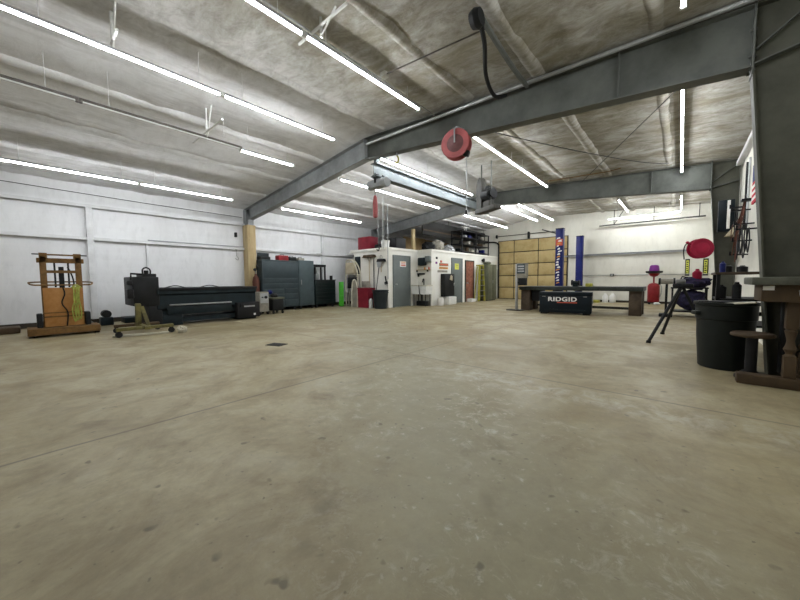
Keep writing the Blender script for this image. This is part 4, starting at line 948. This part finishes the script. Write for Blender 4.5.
G().b2((-.04, -.02, 1.0), (.1, .02, 1.05)).done('bracket', 'machine2', t)
t = thing('table_motor', 'dark bench tool with two round wheels on the steel table', 'bench grinder', (-2.75, 12.5, .89))
for s in (-.11, .11): G().lathe([(.02, -.02), (.1, -.02), (.1, .02), (.02, .02)], (s, 0, .13), 18, 'x').done('wheel', 'machine2', t)
G().cyl((-.09, 0, .13), (.09, 0, .13), .07, n=16).done('motor_body', 'greenchest', t); G().b2((-.08, -.08, 0), (.08, .08, .08), bev=.01).done('base', 'greenchest', t)
tag(G().b2((-2.44, 12.42, .89), (-2.24, 12.62, 1.0), bev=.015).done('yellow_case', 'yellow'), 'small yellow case on the steel table right of the bench tool', 'case')

# ------------------------------------------------------------------ right side: carts, tripod, bin, bench
t = thing('tripod_stand', 'dark tripod pipe stand with splayed legs left of the big grey bin', 'tripod', (.02, 7.95, 0))
for (x, y) in ((-.42, -.72), (-.27, .62), (.42, .1)):
    G().tube([(0, 0, 1.02), (x, y, .02)], .026, 10).done('leg', 'machine2', t); G().cyl((x, y, 0), (x*.985, y*.985, .04), .036, n=12).done('foot', 'rubber', t)
G().b2((-.13, -.09, .98), (.16, .09, 1.05), bev=.015).done('head_plate', 'machine2', t)
G().b2((-.09, -.05, 1.05), (.05, .05, 1.13), bev=.015).done('vise_jaw', 'alu', t)
G().tube([(-.02, -.03, 1.13), (.0, 0, 1.18), (.08, 0, 1.16)], .012, 8).done('handle', 'black', t)
t = thing('parts_cart', 'dark steel parts cart standing before the far column', 'cart', (.2, 13.1, 0))
for sx in (-1, 1):
    for sy in (-1, 1): G().b2((sx*.38-.02, sy*.3-.02, .1), (sx*.38+.02, sy*.3+.02, .86)).done('post', 'black', t); G().cyl((sx*.38-.02, sy*.3, .05), (sx*.38+.02, sy*.3, .05), .05, n=12).done('caster', 'rubber', t)
for z in (.14, .84): G().b2((-.42, -.34, z), (.42, .34, z+.04), bev=.005).done('shelf', 'machine2', t)
tag(G().blob((.26, 13.05, .5), (.36, .29, .31), 1, .3, 2.5).done('purple_cloth', 'purplecloth'), 'dark purple cloth heap stuffed in the parts cart', 'cloth')
tag(G().blob((.3, 13.0, 1.0), (.36, .28, .2), 12, .4, 2.8).done('dark_cloth', 'purplecloth'), 'dark cloth heap on top of the parts cart', 'cloth')
tag(G().blob((-.02, 12.84, .94), (.16, .1, .07), 6, .3).done('pink_rag', 'pink'), 'pink rag lying on the left front of the parts cart', 'rag')
t = thing('red_jug', 'red plastic can standing on the dark cloth heap', 'can', (.36, 12.9, 1.12)); G().lathe([(.1, 0), (.11, .02), (.11, .2), (.06, .25), (.04, .27)], (0, 0, 0), 16).done('can_body', 'crimson', t); G().cyl((0, 0, .27), (0, 0, .3), .045).done('cap', 'crimson', t)
t = thing('pedestal_grinder', 'grey bench grinder on a thin pedestal left of the parts cart', 'bench grinder', (-.31, 12.58, 0))
G().cyl((0, 0, .03), (0, 0, .98), .03, n=12).done('pedestal', 'machine2', t); G().b2((-.16, -.16, 0), (.16, .16, .1), bev=.02).done('base', 'machine2', t)
G().cyl((-.14, 0, 1.06), (.14, 0, 1.06), .08, n=16).done('motor_body', 'greysheet', t)
for s in (-.17, .17): G().lathe([(.02, -.025), (.105, -.025), (.105, .025), (.02, .025)], (s, 0, 1.06), 18, 'x').done('wheel', 'machine2', t)
t = thing('steel_rack', 'dark steel work rack with a grey board top behind the big grey bin', 'rack', (.73, 7.05, 0))
for sx in (-1, 1):
    for sy in (-1, 1): G().b2((sx*.31-.02, sy*.38-.02, 0), (sx*.31+.02, sy*.38+.02, 1.2)).done('post', 'black', t)
G().b2((-.35, -.42, 1.2), (.34, .42, 1.235), bev=.004).done('top_board', 'tan', t)
for z in (.45, .82): G().b2((-.33, -.4, z), (.33, .4, z+.03)).done('shelf', 'machine2', t)
for k, (x, y, z, h, r, m, lb) in enumerate(((.47, 6.85, 1.235, .16, .035, 'blue', 'dark blue bottle on the steel rack'), (.55, 7.2, 1.235, .12, .06, 'black', 'black can on the steel rack, first right of the blue bottle'), (.70, 7.1, 1.235, .1, .06, 'black', 'short black can on the steel rack, second right of the blue bottle'), (.46, 6.8, .85, .2, .06, 'black', 'black spray can on the lower shelf of the steel rack, left'), (.62, 6.75, .85, .24, .05, 'machine2', 'dark grey spray can on the lower shelf of the steel rack, right'))):
    tag(G().lathe([(r, 0), (r, h*.8), (r*.5, h*.9), (r*.45, h)], (x, y, z), 14).done('bottle' if r < .04 else 'metal_can', m), lb, 'bottle' if r < .04 else 'can')
t = thing('big_bin', 'big dark grey round waste bin standing before the right column', 'bin', (.45, 5.87, 0))
G().lathe([(.235, 0), (.245, .012), (.27, .42), (.275, .62), (.288, .63), (.292, .80), (.31, .81), (.312, .845), (.285, .845), (.265, .62), (.235, .03)], (0, 0, 0), 40).done('bin_body', 'bin', t)
for a in (R(200), R(20)): x, y = .30*math.cos(a), .30*math.sin(a); G().box((x, y, .70), (.06, .14, .05), rz=a, bev=.012).done('handle', 'bin', t)
G().b2((-.26, -.02, .838), (.24, .18, .85), bev=.004).blob((.05, -.05, .72), (.2, .18, .1), 2, .4).done('rubbish', 'black', t)
pipe('pale_stick', [(.36, 5.7, .82), (.66, 5.42, .87)], .012, 'cream', 'pale stick lying across the rim of the big grey bin', 'stick')
t = thing('round_stool', 'wooden round-topped stool with a black pedestal before the grey bin', 'stool', (.635, 5.36, 0))
G().lathe([(.01, .485), (.165, .485), (.18, .495), (.18, .515), (.165, .53), (.01, .53)], (0, 0, 0), 32).done('seat', 'brownwood', t)
G().cyl((0, 0, .06), (0, 0, .49), .05, n=14).done('pedestal', 'black', t)
G().lathe([(.05, .0), (.13, .0), (.13, .03), (.06, .09), (.04, .1)], (0, .02, 0), 20).done('base', 'black', t)
t = thing('old_workbench', 'old heavy workbench with a grey slab top and turned wooden legs at the right edge', 'workbench', (.82, 5.22, 0))
G().b2((-.26, -.28, 1.075), (.25, .30, 1.155), bev=.01).done('slab_top', 'benchtop', t)
G().b2((-.18, -.2, .90), (.23, .24, 1.075), bev=.008).done('apron', 'brownwood', t)
G().b2((-.17, -.206, 1.02), (-.09, -.2, 1.065)).done('white_label', 'paper', t)
G().tube([(.08, -.21, 1.02), (.08, -.24, .98), (.09, -.24, .94)], .01, 8).done('hook', 'galv', t)
for (x, y) in ((.06, -.08), (.20, .16)):
    g = G().b2((x-.045, y-.045, .62), (x+.045, y+.045, .9), bev=.006); g.b2((x-.045, y-.045, .11), (x+.045, y+.045, .34), bev=.006)
    g.lathe([(.045, .34), (.03, .36), (.05, .41), (.035, .45), (.028, .5), (.04, .56), (.048, .6), (.03, .62)], (x, y, 0), 18); g.done('leg', 'brownwood', t)
G().b2((.02, .12, .11), (.09, .2, .9), bev=.006).done('leg', 'machine2', t)
G().b2((-.32, -.16, 0), (.26, -.03, .11), bev=.01).done('skid', 'brownwood', t)
G().b2((.1, .12, 0), (.26, .26, .11), bev=.01).done('skid', 'brownwood', t)

# cords, hooks, flag, light box on the right wall
t = thing('cord_hooks', 'black metal hook bars with cable loops on the right wall', 'hook rack', (XR, 9.9, 2.0))
for k, (y, z) in enumerate(((.9, .75), (.5, .62), (-.1, .25), (-.5, .1), (.1, -.08), (.5, -.35))):
    G().b2((-.30, y-.015, z), (0, y+.015, z+.03)).b2((-.30, y-.015, z), (-.27, y+.015, z+.09)).done('hook_bar', 'black', t)
for k, (y, z, L) in enumerate(((.5, .6, .5), (-.1, .24, .55), (-.5, .1, .45), (.1, -.08, .35))):
    for q in range(2):
        xx = -.12-.1*q; G().tube([(xx, y-.05, z+.03), (xx, y-.18-.03*q, z-L*.5), (xx, y-.02, z-L-.03*q), (xx, y+.16+.03*q, z-L*.5), (xx, y+.05, z+.03)], .011, 6, 5).done('cable_loop', 'black' if k % 2 else 'machine2', t)
t = thing('cord_bundle', 'brown-red extension cords hanging in a long bundle on the right wall', 'cord', (XR-.16, 9.6, 2.7))
for k in range(4):
    a = k*1.3; e = .13*k; L = (1.22, .9, 1.05, .7)[k]
    G().tube([(.02*math.sin(a), .1-.02*k, .05), (-.04+.02*math.cos(a), .05+e*.5, -.3), (-.1+.03*math.sin(a), .0+1.7*e, -.6*L), (-.1, .15+2.2*e, -L), (-.05, .42+2.2*e, -.75*L), (-.02, .3+e, -.3), (0, .12-.02*k, .05)], .0085, 6, 4).done('cord_loop', 'cord', t)
G().b2((-.06, -.05, 0), (.16, .15, .04)).done('hanger', 'black', t)
t = thing('small_flag', 'small red and white striped flag hanging high on the right wall', 'flag', (XR-.10, 9.05, 2.55))
for k in range(7): G().box((0, 0, .04+.058*k), (.03, .5, .056)).done('stripe', 'flagred' if k % 2 == 0 else 'flagwhite', t)
G().b2((-.016, -.25, .43), (.016, .25, .75)).done('canton', 'flagblue', t)
G().cyl((0, 0, .0), (0, 0, .85), .012, n=8).b2((-.0, -.02, .78), (.1, .02, .81)).done('staff', 'brownwood', t)
t = thing('light_box', 'dark blue box with an upright white bar on the farther right column', 'wall box', (.84, 11.98, 2.35))
G().b2((-.16, -.1, 0), (.14, .1, .80), bev=.01).done('box_body', 'navy', t)
G().b2((.0, -.12, .06), (.06, -.1, .78), bev=.006).done('white_bar', 'paper', t)
G().b2((-.05, .1, .3), (.05, .17, .4)).done('bracket', 'black', t)
tag(G().prism([(.80, 2.20), (1.08, 2.20), (1.08, 2.56), (1.02, 2.52)], 'y', 11.45, 11.85).done('beige_hood', 'beige'), 'beige wedge-shaped hood on the right wall beside the dark blue box', 'hood')
t = thing('wall_pipes', 'dark vertical pipes and switches on the right wall', 'pipe', (XR-.03, 11.0, 2.2))
G().cyl((0, 0, .1), (0, 0, 1.6), .02, n=10).done('pipe', 'machine2', t); G().cyl((0, -.4, .1), (0, -.4, 1.6), .02, n=10).done('pipe', 'galv', t)

# floor drain
t = thing('floor_drain', 'small black drain grate in the floor at left centre', 'drain', (-5.5, 2.94, 0), R(20))
G().b2((-.16, -.11, .0), (.16, .11, .008)).done('frame', 'floorstain', t)
for k in range(5): G().b2((-.14, -.09+.04*k, .008), (.14, -.07+.04*k, .014)).done('slat', 'floorstain', t)
